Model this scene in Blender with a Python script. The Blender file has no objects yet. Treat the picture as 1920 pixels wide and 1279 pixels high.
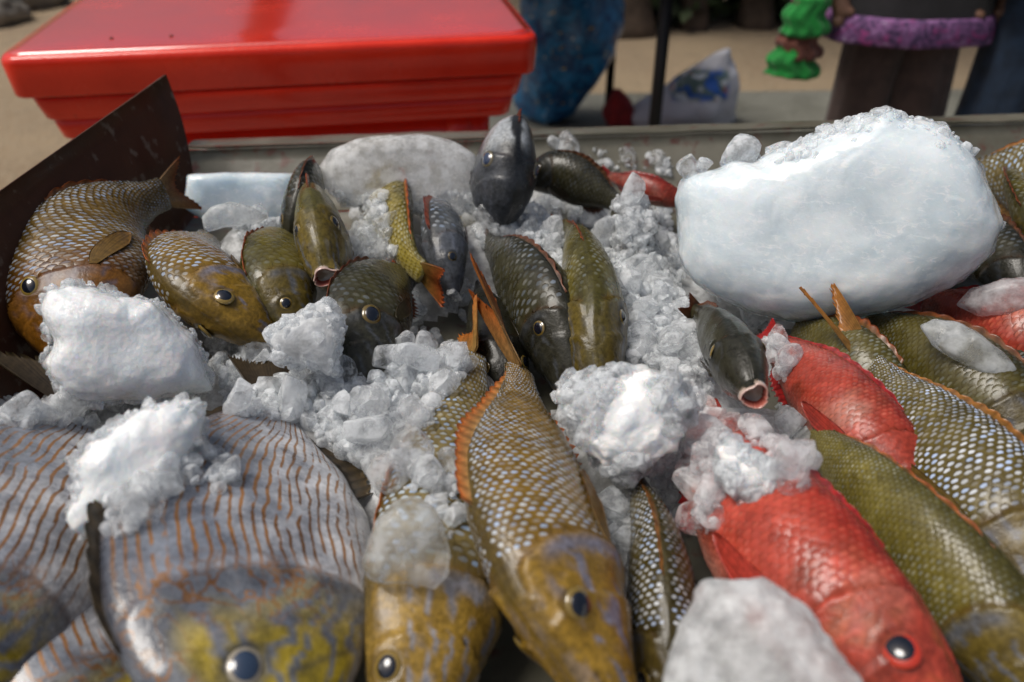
import bpy, bmesh, math, random
import numpy as np
from mathutils import Vector, Matrix
from mathutils.bvhtree import BVHTree

random.seed(7); rng = np.random.default_rng(7)
SC = bpy.context.scene
COL = SC.collection

# ------------------------------------------------------------------ camera
CAM_Z, PITCH, LENS = 1.30, 34.0, 28.0
cam_d = bpy.data.cameras.new('camera'); cam = bpy.data.objects.new('camera', cam_d); COL.objects.link(cam)
cam.location = (0, 0, CAM_Z); cam.rotation_euler = (math.radians(90 - PITCH), 0, 0)
cam_d.lens = LENS; cam_d.sensor_width = 36.0; cam_d.clip_end = 400; cam_d.clip_start = 0.02
cam_d.dof.use_dof = True; cam_d.dof.focus_distance = 0.74; cam_d.dof.aperture_fstop = 3.9
SC.camera = cam

# ------------------------------------------------------------------ sky, sun, exposure
SUN_EL, SUN_AZ = 62.0, -96.0            # azimuth from +Y towards +X
w = bpy.data.worlds.new('World'); SC.world = w; w.use_nodes = True
nt = w.node_tree; bgn = nt.nodes['Background']
sky = nt.nodes.new('ShaderNodeTexSky'); sky.sky_type = 'NISHITA'; sky.sun_disc = False
sky.sun_elevation = math.radians(SUN_EL); sky.sun_rotation = math.radians(SUN_AZ)
sky.dust_density = 7.0; sky.air_density = 1.0; sky.ozone_density = 1.0
nt.links.new(sky.outputs[0], bgn.inputs[0]); bgn.inputs[1].default_value = 0.075
sun_d = bpy.data.lights.new('sun', 'SUN'); sun_o = bpy.data.objects.new('sun', sun_d); COL.objects.link(sun_o)
sun_d.energy = 2.4; sun_d.angle = math.radians(28); sun_d.color = (1.0, 0.97, 0.92)
_se, _sa = math.radians(SUN_EL), math.radians(SUN_AZ)
sdir = Vector((math.sin(_sa) * math.cos(_se), math.cos(_sa) * math.cos(_se), math.sin(_se)))
sun_o.rotation_euler = sdir.to_track_quat('Z', 'Y').to_euler()
SC.view_settings.view_transform = 'Standard'; SC.view_settings.look = 'None'
SC.view_settings.exposure = 0.0; SC.view_settings.gamma = 1.0; SC.view_settings.use_curve_mapping = False
SC.render.engine = 'CYCLES'
SC.cycles.use_denoising = True; SC.cycles.denoiser = 'OPENIMAGEDENOISE'
SC.cycles.max_bounces = 14; SC.cycles.transmission_bounces = 12; SC.cycles.transparent_max_bounces = 24
SC.cycles.diffuse_bounces = 4; SC.cycles.glossy_bounces = 4
SC.cycles.sample_clamp_indirect = 6.0

# ------------------------------------------------------------------ pixel -> place
FPX = LENS / 36.0 * 1920
_p = math.radians(PITCH)
FWD = np.array([0, math.cos(_p), -math.sin(_p)]); RGT = np.array([1.0, 0, 0]); UPV = np.array([0, math.sin(_p), math.cos(_p)])
CAMP = np.array([0, 0, CAM_Z])
def ray(px, py):
    return FWD + RGT * ((px - 960) / FPX) - UPV * ((py - 639.5) / FPX)
def W(px, py, z):
    d = ray(px, py); return CAMP + d * ((z - CAM_Z) / d[2])
def D(px, py, dep):
    return CAMP + ray(px, py) * dep
def Y(px, py, y):
    d = ray(px, py); return CAMP + d * (y / d[1])

# ------------------------------------------------------------------ numeric helpers
def nrm(a):
    a = np.asarray(a, float); return a / np.maximum(np.linalg.norm(a, axis=-1, keepdims=True), 1e-9)
def sst(a, b, x):
    t = np.clip((x - a) / (b - a), 0, 1); return t * t * (3 - 2 * t)
def _h(i, j, k, s):
    n = (i * 374761393 + j * 668265263 + k * 2147483647 + s * 1274126177) & 0xffffffff
    n = ((n ^ (n >> 13)) * 1274126177) & 0xffffffff
    return ((n ^ (n >> 16)) & 0xffff) / 65535.0
def noise(P, scale=1.0, seed=0):
    P = np.asarray(P, float) * scale; I = np.floor(P).astype(np.int64); F = P - I; F = F * F * (3 - 2 * F)
    r = 0
    for dx in (0, 1):
        for dy in (0, 1):
            for dz in (0, 1):
                wgt = (F[..., 0] if dx else 1 - F[..., 0]) * (F[..., 1] if dy else 1 - F[..., 1]) * (F[..., 2] if dz else 1 - F[..., 2])
                r = r + wgt * _h(I[..., 0] + dx, I[..., 1] + dy, I[..., 2] + dz, seed)
    return r
def fbm(P, scale, oct=3, seed=0):
    r = 0; a = 0.5; tot = 0
    for o in range(oct):
        r = r + a * noise(P, scale * 2 ** o, seed + o * 17); tot += a; a *= 0.5
    return r / tot
def lerp(a, b, f):
    return np.asarray(a) + (np.asarray(b) - np.asarray(a)) * np.asarray(f)[..., None]
def catmull(pts, n, power=1.0):
    pts = np.asarray(pts, float); k = len(pts)
    ext = np.vstack([2 * pts[0] - pts[1], pts, 2 * pts[-1] - pts[-2]])
    out = []
    fine = 40
    for i in range(k - 1):
        p0, p1, p2, p3 = ext[i:i + 4]
        for q in np.linspace(0, 1, fine, endpoint=(i == k - 2)):
            out.append(0.5 * ((2 * p1) + (-p0 + p2) * q + (2 * p0 - 5 * p1 + 4 * p2 - p3) * q * q + (-p0 + 3 * p1 - 3 * p2 + p3) * q ** 3))
    out = np.array(out)
    s = np.concatenate([[0], np.cumsum(np.linalg.norm(np.diff(out[:, :3], axis=0), axis=1))])
    t = np.linspace(0, 1, n) ** power
    return np.stack([np.interp(t * s[-1], s, out[:, c]) for c in range(out.shape[1])], 1), t, s[-1]

# ------------------------------------------------------------------ object helpers
def tag(o, label=None, cat=None, group=None, kind=None):
    if label: o['label'] = label
    if cat: o['category'] = cat
    if group: o['group'] = group
    if kind: o['kind'] = kind
    return o
def empty(name, loc, label=None, cat=None, group=None):
    o = bpy.data.objects.new(name, None); COL.objects.link(o); o.location = tuple(float(c) for c in loc)
    o.empty_display_size = 0.02
    return tag(o, label, cat, group)
def mesh_np(name, V, faces, smooth=True, cols=None, uvs=None):
    """faces: list of int arrays (M,k). cols: {name:(N,4)} uvs: {name:(N,2)} per vertex"""
    V = np.asarray(V, np.float32); me = bpy.data.meshes.new(name)
    faces = [np.asarray(f, np.int32) for f in faces if len(f)]
    loops = np.concatenate([f.ravel() for f in faces])
    tot = np.concatenate([np.full(len(f), f.shape[1], np.int32) for f in faces])
    start = np.concatenate([[0], np.cumsum(tot)[:-1]]).astype(np.int32)
    me.vertices.add(len(V)); me.vertices.foreach_set('co', V.ravel())
    me.loops.add(len(loops)); me.loops.foreach_set('vertex_index', loops)
    me.polygons.add(len(tot)); me.polygons.foreach_set('loop_start', start)
    try: me.polygons.foreach_set('loop_total', tot)
    except Exception: pass
    if smooth: me.polygons.foreach_set('use_smooth', np.ones(len(tot), bool))
    for k, c in (cols or {}).items():
        c = np.asarray(c, np.float32)
        if c.shape[1] == 3: c = np.hstack([c, np.ones((len(c), 1), np.float32)])
        a = me.attributes.new(k, 'FLOAT_COLOR', 'POINT'); a.data.foreach_set('color', c.ravel())
    for k, u in (uvs or {}).items():
        a = me.attributes.new(k, 'FLOAT_VECTOR', 'POINT')
        u3 = np.zeros((len(u), 3), np.float32); u3[:, :u.shape[1]] = u
        a.data.foreach_set('vector', u3.ravel())
    me.update(calc_edges=True); me.validate()
    return me
def obj(name, me, mat, parent=None):
    o = bpy.data.objects.new(name, me); COL.objects.link(o)
    if mat is not None and len(me.materials) == 0: me.materials.append(mat)
    if parent is not None: o.parent = parent
    return o
def build(name, V, faces, mat, parent=None, **kw):
    """V in world space; the object's own origin is its parent's place, or its base when it is top-level"""
    V = np.asarray(V, float)
    if parent is not None:
        p = parent; org = np.zeros(3)
        while p is not None: org = org + np.array(p.location); p = p.parent
        return obj(name, mesh_np(name, V - org, faces, **kw), mat, parent)
    org = np.array([(V[:, 0].min() + V[:, 0].max()) / 2, (V[:, 1].min() + V[:, 1].max()) / 2, V[:, 2].min()])
    o = obj(name, mesh_np(name, V - org, faces, **kw), mat); o.location = tuple(org)
    return o
def gridfaces(n, m, wrap=False, off=0):
    i = np.arange(n - 1)[:, None]; j = np.arange(m if wrap else m - 1)[None, :]
    j2 = (j + 1) % m
    return np.stack([i * m + j, i * m + j2, (i + 1) * m + j2, (i + 1) * m + j], -1).reshape(-1, 4) + off
def gridnormals(P, wrap=False):
    du = np.gradient(P, axis=0)
    if wrap: dv = (np.roll(P, -1, 1) - np.roll(P, 1, 1)) / 2
    else: dv = np.gradient(P, axis=1)
    return nrm(np.cross(dv, du))
def sheet(P, th):
    """closed thin solid from a grid of points; th scalar or (n,m)"""
    n, m = P.shape[:2]; N = gridnormals(P); th = np.broadcast_to(np.asarray(th, float), (n, m))[..., None]
    V = np.concatenate([(P + N * th / 2).reshape(-1, 3), (P - N * th / 2).reshape(-1, 3)])
    f1 = gridfaces(n, m); f2 = gridfaces(n, m, off=n * m)[:, ::-1]
    ring = [i * m for i in range(n)] + [(n - 1) * m + j for j in range(1, m)] + [i * m + m - 1 for i in range(n - 2, -1, -1)] + [j for j in range(m - 2, 0, -1)]
    ring = np.array(ring); r2 = np.roll(ring, -1)
    f3 = np.stack([ring, ring + n * m, r2 + n * m, r2], -1)
    return V, [f1[:, ::-1], f2[:, ::-1], f3[:, ::-1]]
def boxvf(c, s, R=None):
    c = np.asarray(c, float); s = np.asarray(s, float) / 2
    V = np.array([[x, y, z] for x in (-1, 1) for y in (-1, 1) for z in (-1, 1)], float) * s
    if R is not None: V = V @ np.asarray(R).T
    F = np.array([[0, 1, 3, 2], [4, 6, 7, 5], [0, 4, 5, 1], [2, 3, 7, 6], [0, 2, 6, 4], [1, 5, 7, 3]])
    return V + c, F
def loft(rings, close=True):
    """rings (n,m,3) -> verts, faces, capped ends"""
    R = np.asarray(rings, float); n, m = R.shape[:2]
    V = R.reshape(-1, 3); F = [gridfaces(n, m, wrap=True)]
    if close:
        V = np.vstack([V, R[0].mean(0), R[-1].mean(0)]); a = np.arange(m); b = (a + 1) % m
        F.append(np.stack([np.full(m, n * m), b, a], -1)); F.append(np.stack([np.full(m, n * m + 1), (n - 1) * m + a, (n - 1) * m + b], -1))
    return V, F
_ico = {}
def ico(sub):
    if sub not in _ico:
        bm = bmesh.new(); bmesh.ops.create_icosphere(bm, subdivisions=sub, radius=1.0)
        V = np.array([v.co[:] for v in bm.verts]); F = np.array([[v.index for v in f.verts] for f in bm.faces]); bm.free()
        _ico[sub] = (V, F)
    return _ico[sub]
def bevel(o, w, seg=2):
    m = o.modifiers.new('bevel', 'BEVEL'); m.width = w; m.segments = seg; m.limit_method = 'ANGLE'; m.angle_limit = math.radians(40)
    return o

# ------------------------------------------------------------------ materials
class NT:
    def __init__(s, name):
        s.m = bpy.data.materials.new(name); s.m.use_nodes = True; s.t = s.m.node_tree
        s.b = s.t.nodes['Principled BSDF']; s.out = s.t.nodes['Material Output']
    def n(s, typ, **kw):
        x = s.t.nodes.new('ShaderNode' + typ)
        for k, v in kw.items(): setattr(x, k, v)
        return x
    def put(s, sock, v):
        if isinstance(v, bpy.types.NodeSocket): s.t.links.new(v, sock)
        elif hasattr(sock.default_value, '__len__'):
            v = tuple(v); sock.default_value = v + (1.0,) if len(sock.default_value) == 4 and len(v) == 3 else v
        else: sock.default_value = v
    def p(s, **kw):
        for k, v in kw.items(): s.put(s.b.inputs[k.replace('_', ' ')], v)
    def attr(s, name):
        x = s.n('Attribute'); x.attribute_name = name; return x
    def coord(s, which='Object'):
        return s.n('TexCoord').outputs[which]
    def noise(s, vec, scale, detail=3, rough=0.55, dist=0.0):
        x = s.n('TexNoise'); s.put(x.inputs['Vector'], vec); s.put(x.inputs['Scale'], scale); s.put(x.inputs['Detail'], detail)
        s.put(x.inputs['Roughness'], rough); s.put(x.inputs['Distortion'], dist); return x.outputs['Fac']
    def math(s, op, a, b=0.0, c=0.0, clamp=False):
        x = s.n('Math', operation=op, use_clamp=clamp); s.put(x.inputs[0], a); s.put(x.inputs[1], b); s.put(x.inputs[2], c); return x.outputs[0]
    def ramp(s, fac, a, b, x0=0.0, x1=1.0):
        x = s.n('MapRange', interpolation_type='SMOOTHSTEP'); s.put(x.inputs['Value'], fac); s.put(x.inputs['From Min'], a); s.put(x.inputs['From Max'], b)
        s.put(x.inputs['To Min'], x0); s.put(x.inputs['To Max'], x1); return x.outputs['Result']
    def mix(s, f, a, b, mode='MIX'):
        x = s.n('Mix', data_type='RGBA', blend_type=mode); s.put(x.inputs[0], f); s.put(x.inputs[6], a); s.put(x.inputs[7], b); return x.outputs[2]
    def bump(s, h, strength=0.3, dist=0.001, normal=None):
        x = s.n('Bump'); s.put(x.inputs['Height'], h); s.put(x.inputs['Strength'], strength); s.put(x.inputs['Distance'], dist)
        if normal is not None: s.put(x.inputs['Normal'], normal)
        return x.outputs[0]

def mat_plain(name, col, rough=0.6, metal=0.0, var=0.15, vs=8.0, bump=0.0, bs=60.0, coat=0.0):
    k = NT(name); v = k.coord()
    f = k.noise(v, vs, 5)
    c = k.mix(k.ramp(f, 0.3, 0.7), tuple(x * (1 - var) for x in col), tuple(min(1, x * (1 + var)) for x in col))
    k.p(Base_Color=c, Roughness=rough, Metallic=metal, Coat_Weight=coat, Coat_Roughness=0.1)
    if bump: k.p(Normal=k.bump(k.noise(v, bs, 4), bump, 0.004))
    return k.m

def mat_skin():
    k = NT('fish_skin'); v = k.coord(); c = k.attr('col').outputs['Color']
    f = k.noise(v, 260, 4); f2 = k.noise(v, 60, 4)
    c = k.mix(1.0, c, k.mix(k.ramp(f, 0.3, 0.7), (0.72, 0.72, 0.72), (1.2, 1.2, 1.2)), 'MULTIPLY')
    c = k.mix(1.0, c, k.mix(k.ramp(f2, 0.3, 0.7), (0.8, 0.78, 0.74), (1.15, 1.15, 1.18)), 'MULTIPLY')
    k.p(Base_Color=c, Roughness=k.ramp(f2, 0.3, 0.7, 0.24, 0.45), Specular_IOR_Level=.3, Coat_Weight=0.3, Coat_Roughness=0.08, Coat_IOR=1.36,
        Normal=k.bump(k.math('ADD', k.math('ADD', f, f2), k.math('MULTIPLY', k.noise(v, 900, 2), .3)), 0.45, 0.0014))
    return k.m
def mat_scale():
    k = NT('fish_scale'); v = k.coord(); c = k.attr('col').outputs['Color']; sp = k.attr('spot'); suv = k.attr('suv')
    sx = k.n('SeparateXYZ'); k.put(sx.inputs[0], suv.outputs['Vector']); a, b = sx.outputs[0], sx.outputs[1]; es = sx.outputs[2]
    d = k.math('ADD', k.math('POWER', k.math('MULTIPLY', k.math('SUBTRACT', a, 0.70), 4.8), 2.0), k.math('POWER', k.math('MULTIPLY', b, 1.35), 2.0))
    d = k.math('ADD', d, k.math('MULTIPLY', k.math('SUBTRACT', k.noise(v, 500, 3), 0.5), 1.1))
    m = k.math('MULTIPLY', k.ramp(d, 0.25, 0.95, 1.0, 0.0), sp.outputs['Alpha'])
    e = k.ramp(k.math('MAXIMUM', a, k.math('ABSOLUTE', b)), 0.8, 1.0)
    c = k.mix(k.math('MULTIPLY', e, es), c, (0.035, 0.022, 0.006))
    c = k.mix(m, c, sp.outputs['Color'])
    f2 = k.noise(v, 45, 4); c = k.mix(1.0, c, k.mix(k.ramp(f2, 0.3, 0.7), (0.78, 0.76, 0.72), (1.15, 1.15, 1.15)), 'MULTIPLY')
    k.p(Base_Color=c, Roughness=k.ramp(f2, 0.3, 0.7, 0.2, 0.4), Specular_IOR_Level=.28, Coat_Weight=0.28, Coat_Roughness=0.08, Coat_IOR=1.36, Normal=k.bump(k.noise(v, 700, 2), 0.2, 0.0005))
    return k.m
def mat_striped():
    k = NT('striped_skin'); v = k.coord(); c = k.attr('col').outputs['Color']; pt = k.attr('pat'); uv = k.attr('fuv').outputs['Vector']
    ps = k.n('SeparateColor'); k.put(ps.inputs[0], pt.outputs['Color'])
    sx = k.n('SeparateXYZ'); k.put(sx.inputs[0], uv); u, vv = sx.outputs[0], sx.outputs[1]
    nz = k.noise(uv, 22, 3, 0.5)
    ph = k.math('ADD', k.math('MULTIPLY', vv, 2 * math.pi / 0.0076), k.math('MULTIPLY', nz, 12.0))
    ln = k.math('SINE', ph)
    # lines run along the body and break into dashes and dots
    cmb = k.n('CombineXYZ'); k.put(cmb.inputs[0], k.math('MULTIPLY', u, 0.45)); k.put(cmb.inputs[1], vv)
    brk = k.noise(cmb.outputs[0], 95, 2, 0.5)
    line = k.math('MULTIPLY', k.ramp(ln, 0.38, 0.75), k.ramp(brk, 0.37, 0.44))
    line = k.math('MULTIPLY', line, ps.outputs[0])
    lab = k.noise(uv, 85, 2, 0.4, 0.6)
    lb = k.math('MULTIPLY', k.ramp(k.math('ABSOLUTE', k.math('SUBTRACT', lab, 0.53)), 0.02, 0.05, 1.0, 0.0), ps.outputs[1])
    f = k.noise(v, 220, 4); f2 = k.noise(v, 40, 4)
    c = k.mix(1.0, c, k.mix(k.ramp(f2, 0.3, 0.7), (0.58, 0.6, 0.64), (1.32, 1.32, 1.3)), 'MULTIPLY')
    c = k.mix(1.0, c, k.mix(k.ramp(f, 0.3, 0.7), (0.8, 0.8, 0.8), (1.15, 1.15, 1.15)), 'MULTIPLY')
    oc = k.mix(k.ramp(f2, 0.35, 0.65), (0.11, 0.045, 0.008), (0.34, 0.14, 0.018))
    c = k.mix(k.math('MULTIPLY', k.math('MAXIMUM', line, lb), 0.93), c, oc)
    k.p(Base_Color=c, Roughness=k.ramp(f2, 0.3, 0.7, 0.2, 0.45), Specular_IOR_Level=.5, Coat_Weight=0.7, Coat_Roughness=0.12, Coat_IOR=1.36,
        Normal=k.bump(k.math('ADD', f, k.noise(v, 420, 2)), 0.35, 0.0012))
    return k.m
def mat_fin():
    k = NT('fish_fin'); c = k.attr('col').outputs['Color']; v = k.coord()
    f = k.noise(v, 200, 4)
    c = k.mix(1.0, c, k.mix(k.ramp(f, 0.3, 0.7), (0.75, 0.75, 0.75), (1.2, 1.2, 1.2)), 'MULTIPLY')
    k.p(Base_Color=c, Roughness=0.38, Coat_Weight=0.4, Coat_Roughness=0.15, Transmission_Weight=0.0, Normal=k.bump(f, 0.2, 0.001))
    t = k.n('BsdfTranslucent'); k.put(t.inputs['Color'], c); m = k.n('MixShader'); m.inputs[0].default_value = .35; k.t.links.new(k.b.outputs[0], m.inputs[1]); k.t.links.new(t.outputs[0], m.inputs[2]); k.t.links.new(m.outputs[0], k.out.inputs['Surface'])
    return k.m
def mat_eye():
    k = NT('fish_eye'); c = k.attr('col').outputs['Color']
    k.p(Base_Color=c, Roughness=0.15, Coat_Weight=1.0, Coat_Roughness=0.03); return k.m
def mat_ice(name, m0, m1, rough=0.06, k_=1.0, vs=60, bs=180, bstr=0.35, white=(0.96, 0.98, 1.0)):
    """clear ice with cloudy parts; k_ scales the pattern for meshes built at unit size"""
    k = NT(name); v = k.coord()
    n1 = k.noise(v, vs * k_, 4, 0.6); n2 = k.noise(v, bs * k_, 4, 0.6); n3 = k.noise(v, bs * 3.4 * k_, 2)
    h = k.math('ADD', n2, k.math('MULTIPLY', n3, 0.4)); nb = k.bump(h, bstr, 0.002)
    rnd = k.n('ObjectInfo').outputs['Random']
    milk = k.math('ADD', k.ramp(n1, 0.35, 0.68, m0, m1), k.math('MULTIPLY', k.math('SUBTRACT', rnd, .5), .25), clamp=True)
    k.p(Base_Color=(1, 1, 1), Roughness=rough, IOR=1.31, Normal=nb, Transmission_Weight=1.0)
    d = k.n('BsdfPrincipled'); k.put(d.inputs['Base Color'], white); k.put(d.inputs['Roughness'], .12); k.put(d.inputs['Normal'], nb); k.put(d.inputs['IOR'], 1.31)
    k.put(d.inputs['Subsurface Weight'], 0.0)
    t = k.n('BsdfTranslucent'); k.put(t.inputs['Color'], white); k.put(t.inputs['Normal'], nb)
    m1_ = k.n('MixShader'); m1_.inputs[0].default_value = .4; k.t.links.new(d.outputs[0], m1_.inputs[1]); k.t.links.new(t.outputs[0], m1_.inputs[2])
    tr = k.n('BsdfTransparent'); m0_ = k.n('MixShader'); m0_.inputs[0].default_value = .5; k.t.links.new(k.b.outputs[0], m0_.inputs[1]); k.t.links.new(tr.outputs[0], m0_.inputs[2])
    m2 = k.n('MixShader'); k.put(m2.inputs[0], milk); k.t.links.new(m0_.outputs[0], m2.inputs[1]); k.t.links.new(m1_.outputs[0], m2.inputs[2])
    k.t.links.new(m2.outputs[0], k.out.inputs['Surface'])
    return k.m
def mat_frost(name, bs=260, bstr=.8, vs=20, sc=.004, lo=(.74, .79, .83), hi=(.93, .95, .96), rough=(.12, .4), dist=.0018):
    """packed ice: light bleeds through the body, the wet surface glitters, thin rims ('rim' attribute) are clear"""
    k = NT(name); v = k.coord(); n1 = k.noise(v, vs, 5, .6, .8); n2 = k.noise(v, bs, 3, .65); n3 = k.noise(v, bs * 3, 2)
    vor = k.n('TexVoronoi', feature='F1'); k.put(vor.inputs['Vector'], v); k.put(vor.inputs['Scale'], bs * .8)
    h = k.math('ADD', k.math('ADD', n2, k.math('MULTIPLY', n3, .5)), k.math('MULTIPLY', vor.outputs['Distance'], .6)); nb = k.bump(h, bstr, dist)
    # frozen-in frost: pale feathery streaks in greyer ice
    cs = k.n('CombineXYZ'); sx = k.n('SeparateXYZ'); k.put(sx.inputs[0], v); k.put(cs.inputs[0], sx.outputs[0]); k.put(cs.inputs[1], sx.outputs[1]); k.put(cs.inputs[2], k.math('MULTIPLY', sx.outputs[2], 2.2))
    fe = k.ramp(k.noise(cs.outputs[0], vs * 4.5, 6, .72, 1.2), .52, .66)
    c = k.mix(k.ramp(n1, .3, .68), lo, hi); c = k.mix(k.math('MULTIPLY', fe, .55), c, (.93, .95, .96))
    k.p(Base_Color=c, Subsurface_Weight=1.0, Subsurface_Radius=(.75, 1.0, 1.2), Subsurface_Scale=sc, IOR=1.31,
        Roughness=k.ramp(n2, .38, .6, *rough), Normal=nb, Coat_Weight=.8, Coat_Roughness=.05, Coat_IOR=1.33, Coat_Normal=k.bump(h, bstr * .6, dist))
    g = k.n('BsdfGlass'); k.put(g.inputs['IOR'], 1.31); k.put(g.inputs['Roughness'], .04); k.put(g.inputs['Normal'], nb)
    tr = k.n('BsdfTransparent'); m0 = k.n('MixShader'); m0.inputs[0].default_value = .3; k.t.links.new(g.outputs[0], m0.inputs[1]); k.t.links.new(tr.outputs[0], m0.inputs[2])
    rim = k.math('MULTIPLY', k.attr('rim').outputs['Fac'], k.ramp(n1, .35, .6, .35, 1.0))
    m = k.n('MixShader'); k.put(m.inputs[0], rim); k.t.links.new(k.b.outputs[0], m.inputs[1]); k.t.links.new(m0.outputs[0], m.inputs[2]); k.t.links.new(m.outputs[0], k.out.inputs['Surface'])
    return k.m
M = {}
M['skin'] = mat_skin(); M['scale'] = mat_scale(); M['striped'] = mat_striped(); M['fin'] = mat_fin(); M['eye'] = mat_eye()
M['ice_white'] = mat_frost('ice_white', 300, .55, 45, .008, (.80, .84, .86), (.94, .95, .96))
M['ice_block'] = mat_frost('ice_block', 110, .28, 16, .022, (.58, .67, .72), (.80, .86, .89), (.08, .3))
M['ice_grey'] = mat_ice('ice_grey', .12, .6, .08, 1.0, 50, 120, .3, (.86, .9, .92))
M['ice_slab'] = mat_ice('ice_slab', .25, .85, .10, 1.0, 45, 140, .5, (.88, .91, .92))
M['ice_milky'] = mat_ice('ice_milky', .4, 1.0, .08, 1.0, 60, 160, .55, (.95, .97, .98))
M['ice_bits'] = mat_ice('ice_bits', .14, .7, .02, 1.0, 110, 160, .15, (.95, .98, 1.0))
M['nug_clear'] = mat_ice('nug_clear', .08, .5, .015, .012, 120, 130, .14, (.95, .98, 1.0))
M['nug_milky'] = mat_ice('nug_milky', .2, .7, .04, .012, 90, 180, .22, (.95, .98, 1.0))

# ------------------------------------------------------------------ fish
PROF = {
 'emperor': dict(
   hu=[(0, .04), (.03, .2), (.08, .42), (.15, .66), (.22, .83), (.3, .95), (.4, 1), (.55, .92), (.7, .68), (.82, .42), (.92, .27), (1, .25)],
   hd=[(0, .06), (.03, .18), (.08, .32), (.15, .47), (.25, .65), (.4, .8), (.55, .8), (.7, .6), (.82, .37), (.92, .25), (1, .23)],
   hw=[(0, .08), (.03, .3), (.08, .52), (.15, .74), (.25, .95), (.35, 1), (.5, .9), (.7, .58), (.85, .28), (.95, .14), (1, .09)]),
 'slim': dict(
   hu=[(0, .06), (.03, .26), (.08, .48), (.15, .7), (.25, .9), (.4, 1), (.55, .94), (.7, .76), (.82, .52), (.92, .36), (1, .33)],
   hd=[(0, .08), (.03, .24), (.08, .44), (.15, .62), (.25, .78), (.4, .88), (.55, .85), (.7, .66), (.82, .46), (.92, .33), (1, .3)],
   hw=[(0, .12), (.03, .38), (.08, .62), (.15, .82), (.25, .97), (.35, 1), (.5, .93), (.7, .66), (.85, .36), (.95, .2), (1, .13)]),
 'disc': dict(
   hu=[(0, .05), (.04, .25), (.1, .5), (.18, .76), (.28, .93), (.42, 1), (.58, .98), (.72, .8), (.84, .45), (.92, .22), (1, .17)],
   hd=[(0, .08), (.04, .28), (.1, .5), (.18, .7), (.28, .86), (.42, .97), (.58, .95), (.72, .76), (.84, .42), (.92, .2), (1, .16)],
   hw=[(0, .12), (.04, .4), (.1, .66), (.18, .85), (.28, .97), (.42, 1), (.58, .85), (.72, .6), (.84, .34), (.92, .2), (1, .14)]),
}
def prof(tab, t):
    x, y = zip(*tab); xs = np.linspace(0, 1, 200); ys = np.interp(xs, x, y)
    ker = np.hanning(15); ker /= ker.sum(); pad = np.concatenate([np.full(7, ys[0]), ys, np.full(7, ys[-1])])
    return np.interp(t, xs, np.convolve(pad, ker, 'valid'))

STYLE = {   # linear base colours of the living fish
 'gold':  dict(back=(.18, .12, .022), flank=(.40, .235, .035), belly=(.50, .42, .26), head=(.54, .32, .04), streak=(.38, .40, .54), spot=(.44, .465, .48), sa=.85, fin=(.52, .30, .10), tip=(.72, .16, .02)),
 'olive': dict(back=(.12, .105, .022), flank=(.26, .215, .045), belly=(.40, .36, .2), head=(.22, .16, .03), streak=(.22, .24, .28), spot=(.42, .44, .38), sa=.2, fin=(.22, .13, .03), tip=(.55, .11, .03)),
 'dotted': dict(back=(.11, .085, .02), flank=(.21, .16, .035), belly=(.40, .34, .16), head=(.24, .17, .04), streak=(.26, .28, .34), spot=(.55, .58, .62), sa=1.0, fin=(.3, .16, .04), tip=(.55, .2, .03)),
 'dark':  dict(back=(.032, .032, .02), flank=(.075, .07, .032), belly=(.16, .16, .13), head=(.05, .048, .03), streak=(.10, .11, .12), spot=(.3, .31, .3), sa=.25, fin=(.09, .06, .03), tip=(.25, .07, .03)),
 'grey':  dict(back=(.06, .065, .07), flank=(.27, .30, .33), belly=(.45, .47, .48), head=(.20, .22, .25), streak=(.3, .33, .4), spot=(.5, .54, .58), sa=.3, fin=(.3, .12, .07), tip=(.5, .08, .04)),
 'red':   dict(back=(.60, .05, .03), flank=(.86, .115, .07), belly=(.72, .28, .2), head=(.86, .12, .07), streak=(.7, .25, .1), spot=(.70, .20, .12), sa=.25, fin=(.62, .025, .02), tip=(.62, .03, .03)),
 'pale':  dict(back=(.26, .18, .05), flank=(.40, .31, .12), belly=(.5, .45, .3), head=(.58, .36, .06), streak=(.48, .50, .58), spot=(.46, .54, .60), sa=1.0, fin=(.55, .33, .1), tip=(.7, .2, .03)),
 'striped': dict(back=(.10, .11, .14), flank=(.36, .395, .47), belly=(.74, .74, .75), head=(.27, .29, .33), streak=(.3, .31, .4), spot=(.5, .5, .5), sa=0, fin=(.07, .05, .03), tip=(.12, .08, .03)),
}
PILE = []          # (verts, quads) of everything solid in the tray, for resting ice on it

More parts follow.
